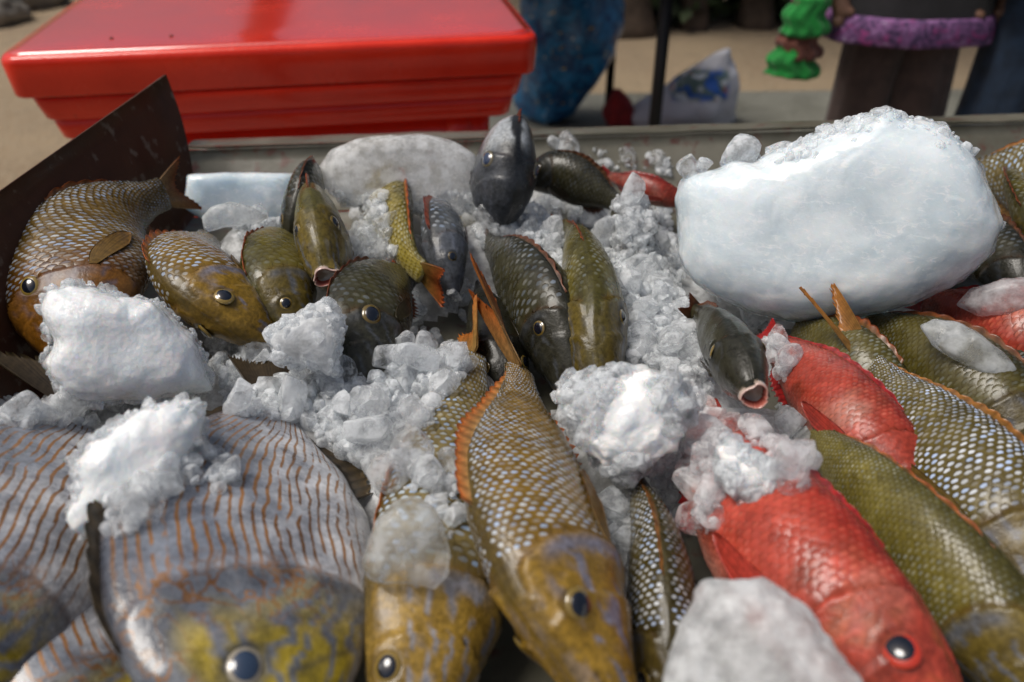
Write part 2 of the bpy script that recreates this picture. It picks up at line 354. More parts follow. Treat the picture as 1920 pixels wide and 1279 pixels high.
def fish(name, label, pts, up, hh, hw, prf='emperor', style='gold', res=1.0, scales=(40, 14), dark=1.0, tail=None, dorsal=None, pect=True,
         mouth=False, clean=True, eye=0.0085, te=.165, pe=.30, anal=True, seed=0, group=None, extra=None, wid=1.0, tilt_head=None, pupil_col=(.006, .008, .014), iris=(.45, .30, .06)):
    st = STYLE[style]
    pw = [np.append(W(*p[:3]), np.array(u, float)) for p, u in zip(pts, up if isinstance(up[0], (tuple, list)) else [up] * len(pts))]
    nt_, na = int(110 * res), int(64 * res) // 4 * 4
    C, t, L = catmull(pw, nt_, 1.12)
    P0, U = C[:, :3], C[:, 3:]
    T = nrm(np.gradient(P0, axis=0))                       # points tailwards
    U = nrm(U - T * (U * T).sum(1, keepdims=True)); S = np.cross(T, U)
    pr = PROF[prf]; hu, hd, ww = prof(pr['hu'], t) * hh, prof(pr['hd'], t) * hh, prof(pr['hw'], t) * hw
    if mouth:
        k3 = 1 - sst(0, .2, t); hu, hd, ww = np.maximum(hu, mouth[1] * (.75 + .25 * k3)), np.maximum(hd, mouth[1] * (.75 + .25 * k3)), np.maximum(ww, mouth[0] * (.85 + .15 * k3))
    th = np.linspace(0, 2 * math.pi, na, endpoint=False)
    cs, sn = np.cos(th), np.sin(th)
    vy = np.where(cs >= 0, hu[:, None], hd[:, None]) * np.sign(cs) * np.abs(cs) ** 0.96
    vx = ww[:, None] * np.sign(sn) * np.abs(sn) ** 1.12
    fn = np.abs(((th + math.pi) % (2 * math.pi)) - math.pi) / math.pi          # 0 back .. 1 belly
    P = P0[:, None] + U[:, None] * vy[..., None] + S[:, None] * vx[..., None]
    TT, FN = np.meshgrid(t, fn, indexing='ij')
    side = np.sign(sn)
    tg = .25
    Nn = gridnormals(P, True)
    ctr = P.mean(1, keepdims=True)
    if ((P - ctr) * Nn).sum() < 0: Nn = -Nn
    LP = np.stack([TT * L, FN * hh * 2 * np.where(side == 0, 1, 1), np.broadcast_to(side * 3.0, TT.shape)], -1) + seed * 7.3
    lump = fbm(LP, 22, 3, seed)
    to = tg + .055 * (1 - ((FN - .52) / .42) ** 2)
    to = np.where((FN > .1) & (FN < .96), to, tg - .03)
    gate = sst(.06, .16, FN) * (1 - .5 * sst(.85, .97, FN))
    d = .0040 * np.exp(-np.maximum(0, to - TT) / .035) * (TT < to) * gate
    to2 = to * .68
    d += .0024 * np.exp(-np.maximum(0, to2 - TT) / .03) * (TT < to2) * gate
    ml = .60 - .35 * TT
    d -= .0022 * np.exp(-((FN - ml) / .022) ** 2) * (1 - sst(.07, .105, TT))
    d += .0012 * np.exp(-((np.abs(FN - ml) - .055) / .03) ** 2) * (1 - sst(.06, .1, TT))
    d *= (L / .34) * (hh / .055) ** .5 * (.35 if prf == 'disc' else 1)
    d += (lump - .5) * .0036
    # eyes: a ring-shaped socket
    ei = int(np.argmin(np.abs(t - te)))
    eyes = []
    for sgn in (1, -1):
        ang = pe * math.pi if sgn > 0 else 2 * math.pi - pe * math.pi
        ej = int(np.argmin(np.abs(((th - ang + math.pi) % (2 * math.pi)) - math.pi)))
        ep = P[ei, ej]; dist = np.linalg.norm(P - ep, axis=-1)
        d += .0012 * np.exp(-((dist - eye * 1.12) / (eye * .3)) ** 2) - .0012 * np.exp(-(dist / (eye * .8)) ** 2)
        eyes.append((ei, ej, dist))
    P = P + Nn * d[..., None]
    P[-1] = P[-1].mean(0)
    if mouth: pass
    else: P[0] = P[0].mean(0)
    # ---- colour
    nz = fbm(LP, 30, 3, seed + 5); nf = fbm(LP, 90, 3, seed + 9)
    c = lerp(lerp(st['back'], st['flank'], sst(.06, .30, FN + (nz - .5) * .25)), st['belly'], sst(.62, .9, FN + (nz - .5) * .2))
    hm = 1 - sst(-.015, .02, TT - to)                                           # head
    hc = lerp(st['head'], st['belly'], .55 * sst(.7, .95, FN))
    if style in ('gold', 'pale', 'olive', 'dotted', 'grey', 'dark'):
        ph = FN * 46 + TT * 30 + (nz - .5) * 16
        stk = sst(.55, .92, np.sin(ph)) * sst(.36, .48, nf) * sst(.2, .35, FN) * (1 - sst(.8, .95, FN))
        blot = sst(.60, .72, nf) * (.75 if style != 'dark' else .4)
        opb = np.exp(-((TT - to + .018) / .014) ** 2) * sst(.2, .3, FN) * (1 - sst(.55, .75, FN)) * sst(.3, .6, nz)
        hc = lerp(hc, st['streak'], np.clip(1.0 * stk + .45 * blot + .8 * opb, 0, .9))
        hc = lerp(hc, np.array(st['back']) * .8, .5 * (1 - sst(.08, .2, FN + (nz - .5) * .2)))
    if style == 'red':
        hc = lerp(hc, (.62, .16, .04), .6 * sst(.55, .7, nf)); hc = lerp(hc, (.72, .25, .18), .6 * sst(.5, .75, nz) * sst(.05, .2, TT))
        hc = lerp(hc, (.12, .03, .015), .45 * sst(.62, .75, fbm(LP, 55, 3, seed + 31)))
        c = lerp(c, (.92, .40, .30), .75 * sst(.52, .72, nz) * sst(.12, .3, FN)); c = lerp(c, (.20, .05, .02), .5 * sst(.60, .72, fbm(LP, 40, 3, seed + 41)))
    if style == 'striped':
        fm = (1 - sst(.16, .30, TT + (nz - .5) * .12)) * sst(.2, .3, FN) * (1 - sst(.78, .9, FN))
        ph = FN * 60 - TT * 42 + (nz - .5) * 22
        hc = lerp(hc, lerp((.28, .31, .38), (.66, .48, .03), sst(-.75, .0, np.sin(ph))), fm)
        wm = sst(.36, .62, FN + (nz - .5) * .4); c = lerp(c, (1.2, 1.2, 1.24), .8 * wm)
        wm2 = sst(.55, .72, nz) * sst(.3, .5, FN); c = lerp(c, (.66, .66, .70), .6 * wm2)
        c = lerp(c, (.05, .045, .05), .9 * (1 - sst(.015, .05, FN)))
        c = lerp(c, (.06, .05, .045), sst(.9, .97, TT))
    c = lerp(c, hc, hm)
    mem = np.exp(-((TT - to - .006) / .006) ** 2) * gate                         # gill membrane
    c = lerp(c, np.array(st['head']) * (.35 if style != 'pale' else 1.0) + np.array((.10, .03, 0)), .6 * mem)
    lips = (1 - sst(.05, .085, TT)) * np.exp(-((FN - ml) / .1) ** 2)
    c = lerp(c, lerp(st['belly'], (.45, .22, .15), np.full(TT.shape, .4)), .5 * lips)
    for (ei_, ej_, dist) in eyes:
        c = lerp(c, np.array(st['head']) * .45, .8 * np.exp(-((dist - eye * 1.05) / (eye * .25)) ** 2))
    for nt0, nf0 in ((.085, .26), (.10, .24)):
        c = lerp(c, np.array((.02, .012, .008)), .85 * np.exp(-((TT - nt0) / .006) ** 2 - ((FN - nf0) / .018) ** 2))
    jaw = np.exp(-((TT - .13 - .1 * (FN - .6)) / .008) ** 2) * sst(.45, .55, FN) * (1 - sst(.75, .85, FN)); c = lerp(c, np.array(st['back']) * .6, .55 * jaw)
    c = c * dark * (.47 if style != 'striped' else .52)
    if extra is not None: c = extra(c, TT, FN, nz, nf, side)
    alpha = np.ones(TT.shape + (1,))
    vv = np.concatenate([np.zeros((nt_, 1)), np.cumsum(np.linalg.norm(np.diff(P, axis=1), axis=-1), 1)], 1)
    tot = vv[:, -1:] ; vs = np.where(th[None] > math.pi, vv - tot, vv)
    # stripe coordinate keeps the mid-body spacing so that lines converge at the tail only a little
    mid = vs[int(nt_ * .45)][None] * (.55 + .45 * (np.abs(vs).max(1) / np.abs(vs).max())[:, None])
    fuv = np.stack([TT * L, mid], -1)
    root = empty(name, P0[int(nt_ * .45)] - np.array([0, 0, hw]), label, 'fish', group)
    cols = {'col': np.concatenate([c, alpha], -1).reshape(-1, 4)}
    if style == 'striped':
        pl = sst(.26, .36, TT) * sst(.04, .1, FN) * (1 - sst(.74, .88, FN + (nz - .5) * .3)) * (1 - sst(.88, .95, TT))
        lb = (1 - sst(.28, .36, TT)) * sst(.05, .12, FN) * (1 - fm) * (1 - sst(.6, .75, FN))
        cols['pat'] = np.stack([pl, lb, pl * 0, pl * 0 + 1], -1).reshape(-1, 4)
    quads = gridfaces(nt_, na, True)[:, ::-1]
    build('body', P.reshape(-1, 3), [quads], M['striped' if style == 'striped' else 'skin'], root, cols=cols, uvs={'fuv': fuv.reshape(-1, 2)})
    PILE.append((P.reshape(-1, 3), quads, 1 if clean else 0))
    Nn = gridnormals(P, True)
    if ((P - P.mean(1, keepdims=True)) * Nn).sum() < 0: Nn = -Nn
    # ---- eyes
    if eye > 0:
        for (ei_, ej_, _d) in eyes:
            ep, en = P[ei_, ej_], Nn[ei_, ej_]
            ex = nrm(T[ei_] - en * (T[ei_] @ en)); ey = np.cross(en, ex)
            def dome(r0, hgt, rings, off, fcol):
                V = [ep + en * (off + hgt)]; cc = [fcol(0)]
                for q in range(1, rings + 1):
                    a = q / rings * math.pi / 2
                    for s_ in range(24):
                        b = s_ / 24 * 2 * math.pi
                        V.append(ep + en * (off + hgt * math.cos(a)) + (ex * math.cos(b) * 1.12 + ey * math.sin(b)) * r0 * math.sin(a)); cc.append(fcol(q / rings))
                F3 = np.array([[0, 1 + s_, 1 + (s_ + 1) % 24] for s_ in range(24)]); F4 = []
                for q in range(rings - 1):
                    for s_ in range(24):
                        a0 = 1 + q * 24; F4.append([a0 + s_, a0 + 24 + s_, a0 + 24 + (s_ + 1) % 24, a0 + (s_ + 1) % 24])
                return np.array(V), [F3, np.array(F4)], np.array(cc)
            ic = np.array(iris) * (.35 + .65 * (math.sin(seed * 12.9) * .5 + .5) if style not in ('red', 'striped') else .8) * (.6 if style != 'red' else 1)
            V, F, cc = dome(eye, eye * .42, 6, -eye * .02, lambda r: (ic * .12 if r > .93 else ic * (.9 if r < .84 else .4)))
            eo = build('eye', V, F, M['eye'], root, cols={'col': cc})
            V, F, cc = dome(eye * .77, eye * .32, 5, eye * .14, lambda r: np.array(pupil_col))
            build('pupil', V, F, M['eye'], eo, cols={'col': cc})
    # ---- open mouth: lip ring and throat
    if mouth:
        r0 = P[2]; ctrm = P[0].mean(0); Tm = T[0]
        rm = P[1] - P[1].mean(0); prof_ = [(1.0, .006), (1.03, .001), (.99, -.0018), (.92, -.0026), (.84, -.0012), (.74, .004), (.58, .014), (.1, .026)]
        rr = nrm(rm) * (np.linalg.norm(rm, axis=-1, keepdims=True) * .8 + np.linalg.norm(rm, axis=-1).mean() * .2) * (1 + .10 * np.sin(3 * th + seed) + .02 * np.sin(7 * th))[:, None]
        rings = np.array([ctrm + rr * a + Tm * b for a, b in prof_])
        V, F = loft(rings); f = np.repeat(np.arange(len(prof_)), na); f = np.append(f, [0, 7])
        lc = np.array([(.25, .2, .14), (.42, .32, .26), (.55, .40, .34), (.58, .36, .30), (.5, .16, .12), (.3, .05, .035), (.12, .02, .015), (.03, .008, .008)])
        build('mouth', V, [q[:, ::-1] for q in F], M['eye'], root, cols={'col': lc[f]})
    # ---- scales: rows of overlapping plates
    if scales:
        nu, nv = scales
        rows = [(0, -.8), (0, 0), (0, .8), (.45, -1), (.45, 0), (.45, 1), (.8, -.8), (.8, 0), (.8, .8), (1, -.42), (1, 0), (1, .42)]
        rows = np.array(rows); lift = np.array([-.0003, -.0002, -.0003, .0001, .0006, .0001, .0003, .0008, .0003, .0003, .0005, .0003]) * (hh / .05)
        qf = np.array([[r * 3 + k_, r * 3 + k_ + 1, r * 3 + k_ + 4, r * 3 + k_ + 3] for r in range(3) for k_ in range(2)])
        us, fs, sd = [], [], []
        dt = (1 - tg - .03) / nu; df = .93 / nv
        for i in range(nu):
            tc = tg + .02 + (i + .2) * dt
            for j in range(nv):
                f_ = .035 + (j + .5 + (.5 if i % 2 else 0)) * df
                if f_ > .98: continue
                tob = tg + .055 * (1 - ((f_ - .52) / .42) ** 2) if .1 < f_ < .96 else tg - .03
                if tc < tob - .004: continue
                for s_ in (1, -1): us.append(tc); fs.append(f_); sd.append(s_)
        us, fs, sd = np.array(us), np.array(fs), np.array(sd)
        us = us + rng.normal(0, dt * .10, len(us)); fs = fs + rng.normal(0, df * .06, len(fs)); K = len(us)
        tl = np.clip(us[:, None] + (rows[:, 0] * 1.75)[None] * dt, 0, .998); fl = np.clip(fs[:, None] + rows[None, :, 1] * df * .98 * .55 * 1.0, .002, .998)
        ang = np.where(sd[:, None] > 0, fl * math.pi, 2 * math.pi - fl * math.pi)
        fi = np.interp(tl, t, np.arange(nt_)); i0 = np.clip(fi.astype(int), 0, nt_ - 2); a_ = (fi - i0)[..., None]
        fj = ang / (2 * math.pi) * na; j0 = np.floor(fj).astype(int) % na; b_ = (fj - np.floor(fj))[..., None]; j1 = (j0 + 1) % na
        def smp(A): return A[i0, j0] * (1 - a_) * (1 - b_) + A[i0 + 1, j0] * a_ * (1 - b_) + A[i0, j1] * (1 - a_) * b_ + A[i0 + 1, j1] * a_ * b_
        tip = rng.normal(0, .00012, (K, 1))
        V = smp(P) + smp(Nn) * (lift[None] + .00035 + tip * rows[None, :, 0])[..., None]
        cc = smp(c) * (1 + rng.normal(0, .10, (K, 1, 1)))
        sa = st['sa'] * (.35 + .8 * sst(.36, .62, smp(nz[..., None])[:, :1, 0])) * np.where(rng.random((K, 1)) < .06, .2, 1) * (1 - .35 * sst(.8, 1.0, us))[:, None] * (1 + rng.normal(0, .25, (K, 1)))
        sa = np.broadcast_to(np.clip(sa, 0, 1) * (1 - .5 * sst(.75, .95, fl)), (K, 12))
        spc = np.array(st['spot'])[None, None] * dark ** .5 * (1 + rng.normal(0, .1, (K, 1, 1))) * np.ones((K, 12, 1))
        spc = lerp(spc, spc * np.array((.8, .95, 1.25)), np.broadcast_to(sst(.45, .7, rng.random((K, 1))), (K, 12)))
        faces = (qf[None] + (np.arange(K) * 12)[:, None, None]).reshape(-1, 4)
        # keep the outward side consistent on both flanks
        fl_ = np.repeat(sd > 0, len(qf)); faces = np.where(fl_[:, None], faces, faces[:, ::-1])
        so = build('scales', V.reshape(-1, 3), [faces], M['scale'], root,
                   cols={'col': np.clip(cc, 0, 1).reshape(-1, 3), 'spot': np.concatenate([np.clip(spc, 0, 1), sa[..., None]], -1).reshape(-1, 4)},
                   uvs={'suv': np.tile(np.c_[rows, np.full(12, .42 if style == 'red' else .62)], (K, 1))})
        so['kind'] = 'stuff'
    # ---- fins
    fb, ft = np.array(st['fin']) * dark, np.array(st['tip']) * dark
    def fin(name_, G, th_, mixpow=1.5, rays=None, fb=fb, ft=ft):
        n, m = G.shape[:2]; r = np.linspace(0, 1, m)[None] * np.ones((n, 1)); s_ = np.linspace(0, 1, n)[:, None] * np.ones((1, m))
        q = r ** mixpow; ccol = lerp(fb, ft, q * .85)
        if rays: ccol = ccol * (1 - .45 * (.5 + .5 * np.cos(s_ * rays * 2 * math.pi)) ** 2)[..., None]
        V, F = sheet(G, th_); ccol = ccol.reshape(-1, 3)
        return build(name_, V, F, M['fin'], root, cols={'col': np.concatenate([ccol, ccol])})
    # tail fin
    tl_ = dict(len=.2 * L, spread=hh * .85, fork=.5, bend=0.0, dir=None, up=None); tl_.update(tail or {})
    if tail is not False:
        B = P0[-3]; Dt = nrm(W(*tl_['dir']) - B) if tl_['dir'] is not None else T[-1]
        Ut = nrm(np.array(tl_['up'], float)) if tl_['up'] is not None else U[-1]
        Ut = nrm(Ut - Dt * (Ut @ Dt)); Sn = np.cross(Dt, Ut)
        s_ = np.linspace(-1, 1, 45)[:, None]; r = np.linspace(0, 1, 12)[None]
        h0 = hu[-1] * .8
        rag = .03 * np.sin(s_ * 37 + seed) + .025 * np.sin(s_ * 71)
        length = tl_['len'] * r * (1 - tl_['fork'] * (1 - np.abs(s_) ** 1.4) + rag * (r > .95)) * (1 - .12 * np.abs(s_) ** 6)
        G = B + Ut * (s_ * (h0 + (tl_['spread'] - h0) * r ** .85))[..., None] + Dt * length[..., None] \
            + Sn * (.0011 * np.cos(s_ * 11 * 2 * math.pi) * r + tl_['bend'] * r ** 2 + .12 * tl_['spread'] * np.sin(s_ * 3 + seed) * r)[..., None]
        fin('tail_fin', G, np.broadcast_to(.0022 - .0014 * r, (45, 12)), 1.8, 20)
    # dorsal fin
    dz = dict(h=.018, t0=.30, t1=.88, lean=0.2, spines=11); dz.update(dorsal or {})
    if dorsal is not False:
        n = dz['spines'] * 4 + 1; x = np.linspace(0, 1, n); tt_ = dz['t0'] + (dz['t1'] - dz['t0']) * x
        ii = np.interp(tt_, t, np.arange(nt_)); ri = lambda A: np.stack([np.interp(ii, np.arange(nt_), A[:, q]) for q in range(3)], 1)
        base = ri(P[:, 0]); Uu, Ss, Ts = ri(U), ri(S), ri(T)
        hgt = dz['h'] * np.clip(np.sin(math.pi * np.clip(x * .9 + .12, 0, 1)) ** .6, .15, 1) * (.72 + .28 * np.abs(np.cos(x * dz['spines'] * math.pi)))
        hgt *= 1 + .12 * np.sin(x * 17 + seed)
        r = np.linspace(0, 1, 6)
        dirv = nrm(Uu * math.cos(dz['lean']) + Ss * math.sin(dz['lean']) + Ts * .75)
        G = base[:, None] - Uu[:, None] * .0015 + dirv[:, None] * (hgt[:, None] * r[None])[..., None] + Ss[:, None] * (.0008 * np.cos(x * dz['spines'] * 2 * math.pi)[:, None] * r[None])[..., None]
        fin('dorsal_fin', G, np.broadcast_to((.0022 - .0015 * r)[None], (n, 6)), 1.3, dz['spines'])
    # anal fin
    if anal:
        n = 25; x = np.linspace(0, 1, n); tt_ = .64 + .22 * x; ii = np.interp(tt_, t, np.arange(nt_)).astype(int)
        base = P[ii, na // 2]; r = np.linspace(0, 1, 5); hgt = hh * .35 * np.sin(math.pi * np.clip(x * .8 + .2, 0, 1)) ** .7 * (.8 + .2 * np.cos(x * 8 * 2 * math.pi))
        dirv = nrm(-U[ii] + T[ii] * .9)
        G = base[:, None] + U[ii][:, None] * .001 + dirv[:, None] * (hgt[:, None] * r[None])[..., None] + S[ii][:, None] * (.0006 * np.cos(x * 8 * 2 * math.pi)[:, None] * r[None])[..., None]
        fin('anal_fin', G, np.broadcast_to((.0018 - .0012 * r)[None], (n, 5)), 1.4, 8)
    # pectoral fins, folded back along the flank
    if pect:
        for sgn in (1, -1):
            s_ = np.linspace(-1, 1, 21)[:, None]; r = np.linspace(0, 1, 9)[None]
            tt_ = .305 + .25 * r * (1 - .2 * (s_ + 1) / 2) * (1 - .45 * np.abs(s_) ** 2.2); ff = .60 + .05 * r - s_ * (.018 + .05 * np.sin(np.minimum(r, .75) / .75 * 1.57))
            ang = ff * math.pi if sgn > 0 else 2 * math.pi - ff * math.pi
            fi = np.interp(tt_, t, np.arange(nt_)); i0 = np.clip(fi.astype(int), 0, nt_ - 2); a_ = (fi - i0)[..., None]; fj = ang / (2 * math.pi) * na; j0 = np.floor(fj).astype(int) % na; b_ = (fj - np.floor(fj))[..., None]; j1 = (j0 + 1) % na
            sm = lambda A: A[i0, j0] * (1 - a_) * (1 - b_) + A[i0 + 1, j0] * a_ * (1 - b_) + A[i0, j1] * (1 - a_) * b_ + A[i0 + 1, j1] * a_ * b_
            G = sm(P) + sm(Nn) * (.0016 + .0012 * r + .0004 * np.cos(s_ * 12 * math.pi) * r)[..., None]
            fl_c = np.array(st['flank']) * dark * .7; fin('pectoral_fin', G, np.broadcast_to(.0010 - .0005 * r, (21, 9)), 2.5, 8, fl_c * .7 + fb * .3, fl_c * .8 + ft * .15)
    return root

# ------------------------------------------------------------------ setting
def mat_sand():
    k = NT('sand'); v = k.coord(); f = k.noise(v, 1.2, 5); g = k.noise(v, 60, 4); s = k.noise(v, 9, 4)
    c = k.mix(k.ramp(f, 0.3, 0.7), (0.23, 0.16, 0.095), (0.34, 0.25, 0.15)); c = k.mix(k.ramp(s, 0.55, 0.72), c, (0.20, 0.15, 0.095))
    c = k.mix(k.ramp(g, 0.35, 0.65), c, (0.32, 0.25, 0.165)); k.p(Base_Color=c, Roughness=0.95, Normal=k.bump(k.math('ADD', g, s), 0.7, 0.03)); return k.m
def mat_concrete():
    k = NT('concrete'); v = k.coord(); f = k.noise(v, 1.6, 6, 0.65); g = k.noise(v, 40, 4)
    c = k.mix(k.ramp(f, 0.3, 0.7), (0.12, 0.12, 0.095), (0.25, 0.25, 0.21)); c = k.mix(k.ramp(g, 0.3, 0.7, 0, .5), c, (0.28, 0.275, 0.24))
    k.p(Base_Color=c, Roughness=k.ramp(f, .3, .7, .55, .85), Normal=k.bump(g, 0.4, 0.01)); return k.m
def mat_metal():
    k = NT('tray_paint'); v = k.coord(); f = k.noise(v, 7, 6, 0.65); g = k.noise(v, 55, 4)
    c = k.mix(k.ramp(f, 0.3, 0.7), (0.05, 0.02, 0.011), (0.11, 0.045, 0.024)); c = k.mix(k.ramp(g, 0.58, 0.72), c, (0.17, 0.13, 0.10))
    k.p(Base_Color=c, Roughness=k.ramp(f, .3, .7, .4, .7), Specular_IOR_Level=.25, Coat_Weight=.06, Coat_Roughness=.2, Normal=k.bump(g, 0.2, 0.002)); return k.m
def mat_wet():
    k = NT('tray_wet_metal'); v = k.coord(); f = k.noise(v, 6, 6, 0.65); g = k.noise(v, 40, 5)
    c = k.mix(k.ramp(f, 0.3, 0.7), (0.085, 0.08, 0.055), (0.16, 0.15, 0.115)); c = k.mix(k.ramp(g, 0.56, 0.7), c, (0.11, 0.05, 0.035))
    k.p(Base_Color=c, Roughness=k.ramp(f, .3, .7, .28, .55), Coat_Weight=.4, Coat_Roughness=.15, Normal=k.bump(g, 0.25, 0.003)); return k.m
def mat_red(name='red_plastic', ci=1.45, cw=.5, cr=.12):
    k = NT(name); v = k.coord(); f = k.noise(v, 5, 6, 0.6); g = k.noise(v, 120, 3); s = k.noise(v, 28, 5, .7)
    c = k.mix(k.ramp(f, 0.3, 0.7), (0.70, 0.022, 0.006), (0.84, 0.035, 0.010)); c = k.mix(k.ramp(s, 0.62, 0.78, 0, .5), c, (0.36, 0.03, 0.02))
    k.p(Base_Color=c, Roughness=k.ramp(f, .3, .7, .16, .3), Specular_IOR_Level=.3, Coat_Weight=cw, Coat_Roughness=cr, Coat_IOR=ci, Normal=k.bump(k.math('ADD', k.math('MULTIPLY', f, 3.0), g), 0.12, 0.006)); return k.m
M['red_wet'] = mat_red('wet_red_plastic', 2.3, 1.0, .10)
M['sand'], M['concrete'], M['tray'], M['wet'], M['red'] = mat_sand(), mat_concrete(), mat_metal(), mat_wet(), mat_red()

# ground reaching the horizon, concrete apron with its kerb step
n = 90; gx = np.sign(np.linspace(-1, 1, n)) * np.abs(np.linspace(-1, 1, n)) ** 3 * 150; gy = np.linspace(0, 1, n) ** 3 * 190 - 12
GX, GY = np.meshgrid(gx, gy, indexing='ij'); GP = np.stack([GX, GY, np.zeros_like(GX)], -1)
GP[..., 2] = (fbm(GP, .9, 3, 3) - .5) * .10 * sst(4.3, 6.0, GY) - .02
o = build('ground', GP.reshape(-1, 3), [gridfaces(n, n)[:, ::-1]], M['sand']); tag(o, 'pale brown sandy ground behind the fish stall', 'ground', kind='structure')
e = np.array([[-.9, -3], [6, -3], [6, 4.5], [3, 4.42], [1.2, 4.36], [.1, 4.3], [-.6, 4.1], [-.9, 3.4]])
V = np.vstack([np.c_[e, np.full(len(e), -.10)], np.c_[e, np.full(len(e), .0)]]); m = len(e); a = np.arange(m); b = (a + 1) % m
o = build('pavement', V, [np.stack([a, b, b + m, a + m], -1), (a + m)[None]], M['concrete'], smooth=False); tag(o, 'worn grey concrete apron under the stall', 'pavement', kind='structure')

# tray: sheet-metal stall tray with a high flared side and a low sloping back
TB = .80
bl = np.array([-.464, 1.06, TB]); br = np.array([1.45, 1.24, TB]); fl = np.array([-.47, .05, TB]); fr = np.array([1.45, .05, TB])
rl = W(352, 283, .875); rr_ = W(1800, 237, .875); dr = (rr_ - rl) / (rr_[0] - rl[0]); rr2 = rl + dr * (1.47 - rl[0])
tl1 = Y(310, 140, rl[1] - .005); tl0 = W(0, 358, tl1[2]); tl0 = tl1 + (tl0 - tl1) * ((tl1[1] - .03) / (tl1[1] - tl0[1]))
tray = empty('stall_tray', (.45, .6, 0), 'long brown metal fish tray with a tall flared end plate', 'tray')
def patch(c00, c10, c11, c01, n=10, m=6, jit=.0):
    a = np.linspace(0, 1, n)[:, None, None]; b = np.linspace(0, 1, m)[None, :, None]
    P = (c00 * (1 - a) + c10 * a) * (1 - b) + (c01 * (1 - a) + c11 * a) * b
    return P
V, F = sheet(patch(fl, fr, br, bl, 30, 20), .003); build('tray_floor', V, F, M['wet'], tray)
PILE.append((V, F[0], 0)); PILE.append((V, F[1], 0))
lift = np.array([0, 0, .0035])
P = patch(bl + lift, br + lift, rr2, rl, 30, 6); V, F = sheet(P, .003); build('back_wall', V, F, M['wet'], tray); PILE.append((V, F[0], 0)); PILE.append((V, F[1], 0))
out = np.array([-dr[1], dr[0], 0]) / math.hypot(dr[0], dr[1])
P = patch(rl + lift, rr2 + lift, rr2 + lift + out * .055, rl + lift + out * .055, 60, 6); P[..., 2] += (fbm(P, 14, 3, 9) - .5) * .006 - np.linspace(0, 1, 6)[None] ** 2 * .008; V, F = sheet(P, .004); build('rim', V, F, M['wet'], tray)
P = patch(fl + lift, bl + lift + np.array([-.0, .005, 0]), tl1, tl0, 16, 10)
bow = np.sin(np.linspace(0, 1, 10) * math.pi)[None, :] * .012; P[..., 0] += bow * 1.0
P[..., :] += (fbm(P, 9, 2, 4)[..., None] - .5) * np.array([.008, 0, 0])
V, F = sheet(P, .004); build('end_plate', V, F, M['tray'], tray, smooth=True); PILE.append((V, F[0], 0)); PILE.append((V, F[1], 0))
for x in (-.42, .5, 1.4):
    for y in (.12, 1.02):
        V, F = boxvf((x, y, .395), (.04, .04, .79)); build('leg', V, [F], M['tray'], tray, smooth=False)
for y in (.12, 1.02):
    V, F = boxvf((.49, y, .775), (1.86, .03, .035)); V[:, 2] -= .002; build('rail', V, [F], M['tray'], tray, smooth=False)

# ------------------------------------------------------------------ red cool box
c0, c1 = W(-14, 111, .92), W(1013, 68, .92)
ax = nrm((c1 - c0) * np.array([1, 1, 0])); ay = np.array([-ax[1], ax[0], 0]); wid = np.linalg.norm(c1 - c0)
cc0 = (c0 + c1) / 2; dep = .86
cool = empty('cool_box', (*(cc0 + ay * dep / 2)[:2], 0), 'big red plastic cool box with a thick wet lid behind the tray', 'cool box')
def rrect(w_, d_, r, z, k=6):
    pts = []
    for sx, sy, a0 in ((1, -1, -90), (1, 1, 0), (-1, 1, 90), (-1, -1, 180)):
        for q in range(k + 1):
            a = math.radians(a0 + 90 * q / k); pts.append((sx * (w_ / 2 - r) + r * math.cos(a), sy * (d_ / 2 - r) + r * math.sin(a)))
    return np.array([cc0 + ay * dep / 2 + ax * x + ay * y - np.array([0, 0, cc0[2]]) + np.array([0, 0, z]) for x, y in pts])
def stack_(name, lst, parent=cool, mat='red'):
    V, F = loft([rrect(*q) for q in lst]); return build(name, V, F, M[mat], parent)
Z = .92
lid = stack_('lid', [(wid - .03, dep - .03, .03, Z - .076), (wid - .012, dep - .012, .03, Z - .074), (wid - .008, dep - .008, .032, Z - .07), (wid, dep, .035, Z - .012), (wid - .004, dep - .004, .035, Z - .005),
               (wid - .012, dep - .012, .035, Z), (wid - .03, dep - .03, .035, Z + .0015)])
V, F = loft([rrect(wid - .026, dep - .026, .035, Z - .003), rrect(wid - .026, dep - .026, .035, Z + .003), rrect(wid - .06, dep - .06, .035, Z + .0045), rrect(wid - .3, dep - .3, .05, Z + .005)]); build('lid_panel', V, F, M['red_wet'], lid)
for k_, xx in enumerate((-.32, -.21)):        # two screw heads on the lid
    q = cc0 + ay * (.10) + ax * (xx * wid); th = np.linspace(0, 2 * math.pi, 12, endpoint=False)
    V, F = loft([[np.array([q[0] + r * math.cos(a), q[1] + r * math.sin(a), Z + z]) for a in th] for r, z in ((.004, -.002), (.004, .006), (.003, .0072))])
    build('screw_head', V, F, M['tray'], lid)
stack_('seam', [(wid - .06, dep - .06, .03, Z - .083), (wid - .06, dep - .06, .03, Z - .075)], mat='tray')
stack_('upper_flange', [(wid - .075, dep - .075, .03, Z - .128), (wid - .068, dep - .068, .03, Z - .125), (wid - .05, dep - .05, .03, Z - .085), (wid - .054, dep - .054, .03, Z - .082)])
stack_('lower_flange', [(wid - .105, dep - .105, .03, Z - .172), (wid - .098, dep - .098, .03, Z - .169), (wid - .085, dep - .085, .03, Z - .133), (wid - .1, dep - .1, .03, Z - .1285)])
stack_('box_body', [(wid - .30, dep - .28, .05, .05), (wid - .28, dep - .27, .05, .06), (wid - .185, dep - .17, .04, Z - .30), (wid - .17, dep - .16, .04, Z - .1715)])
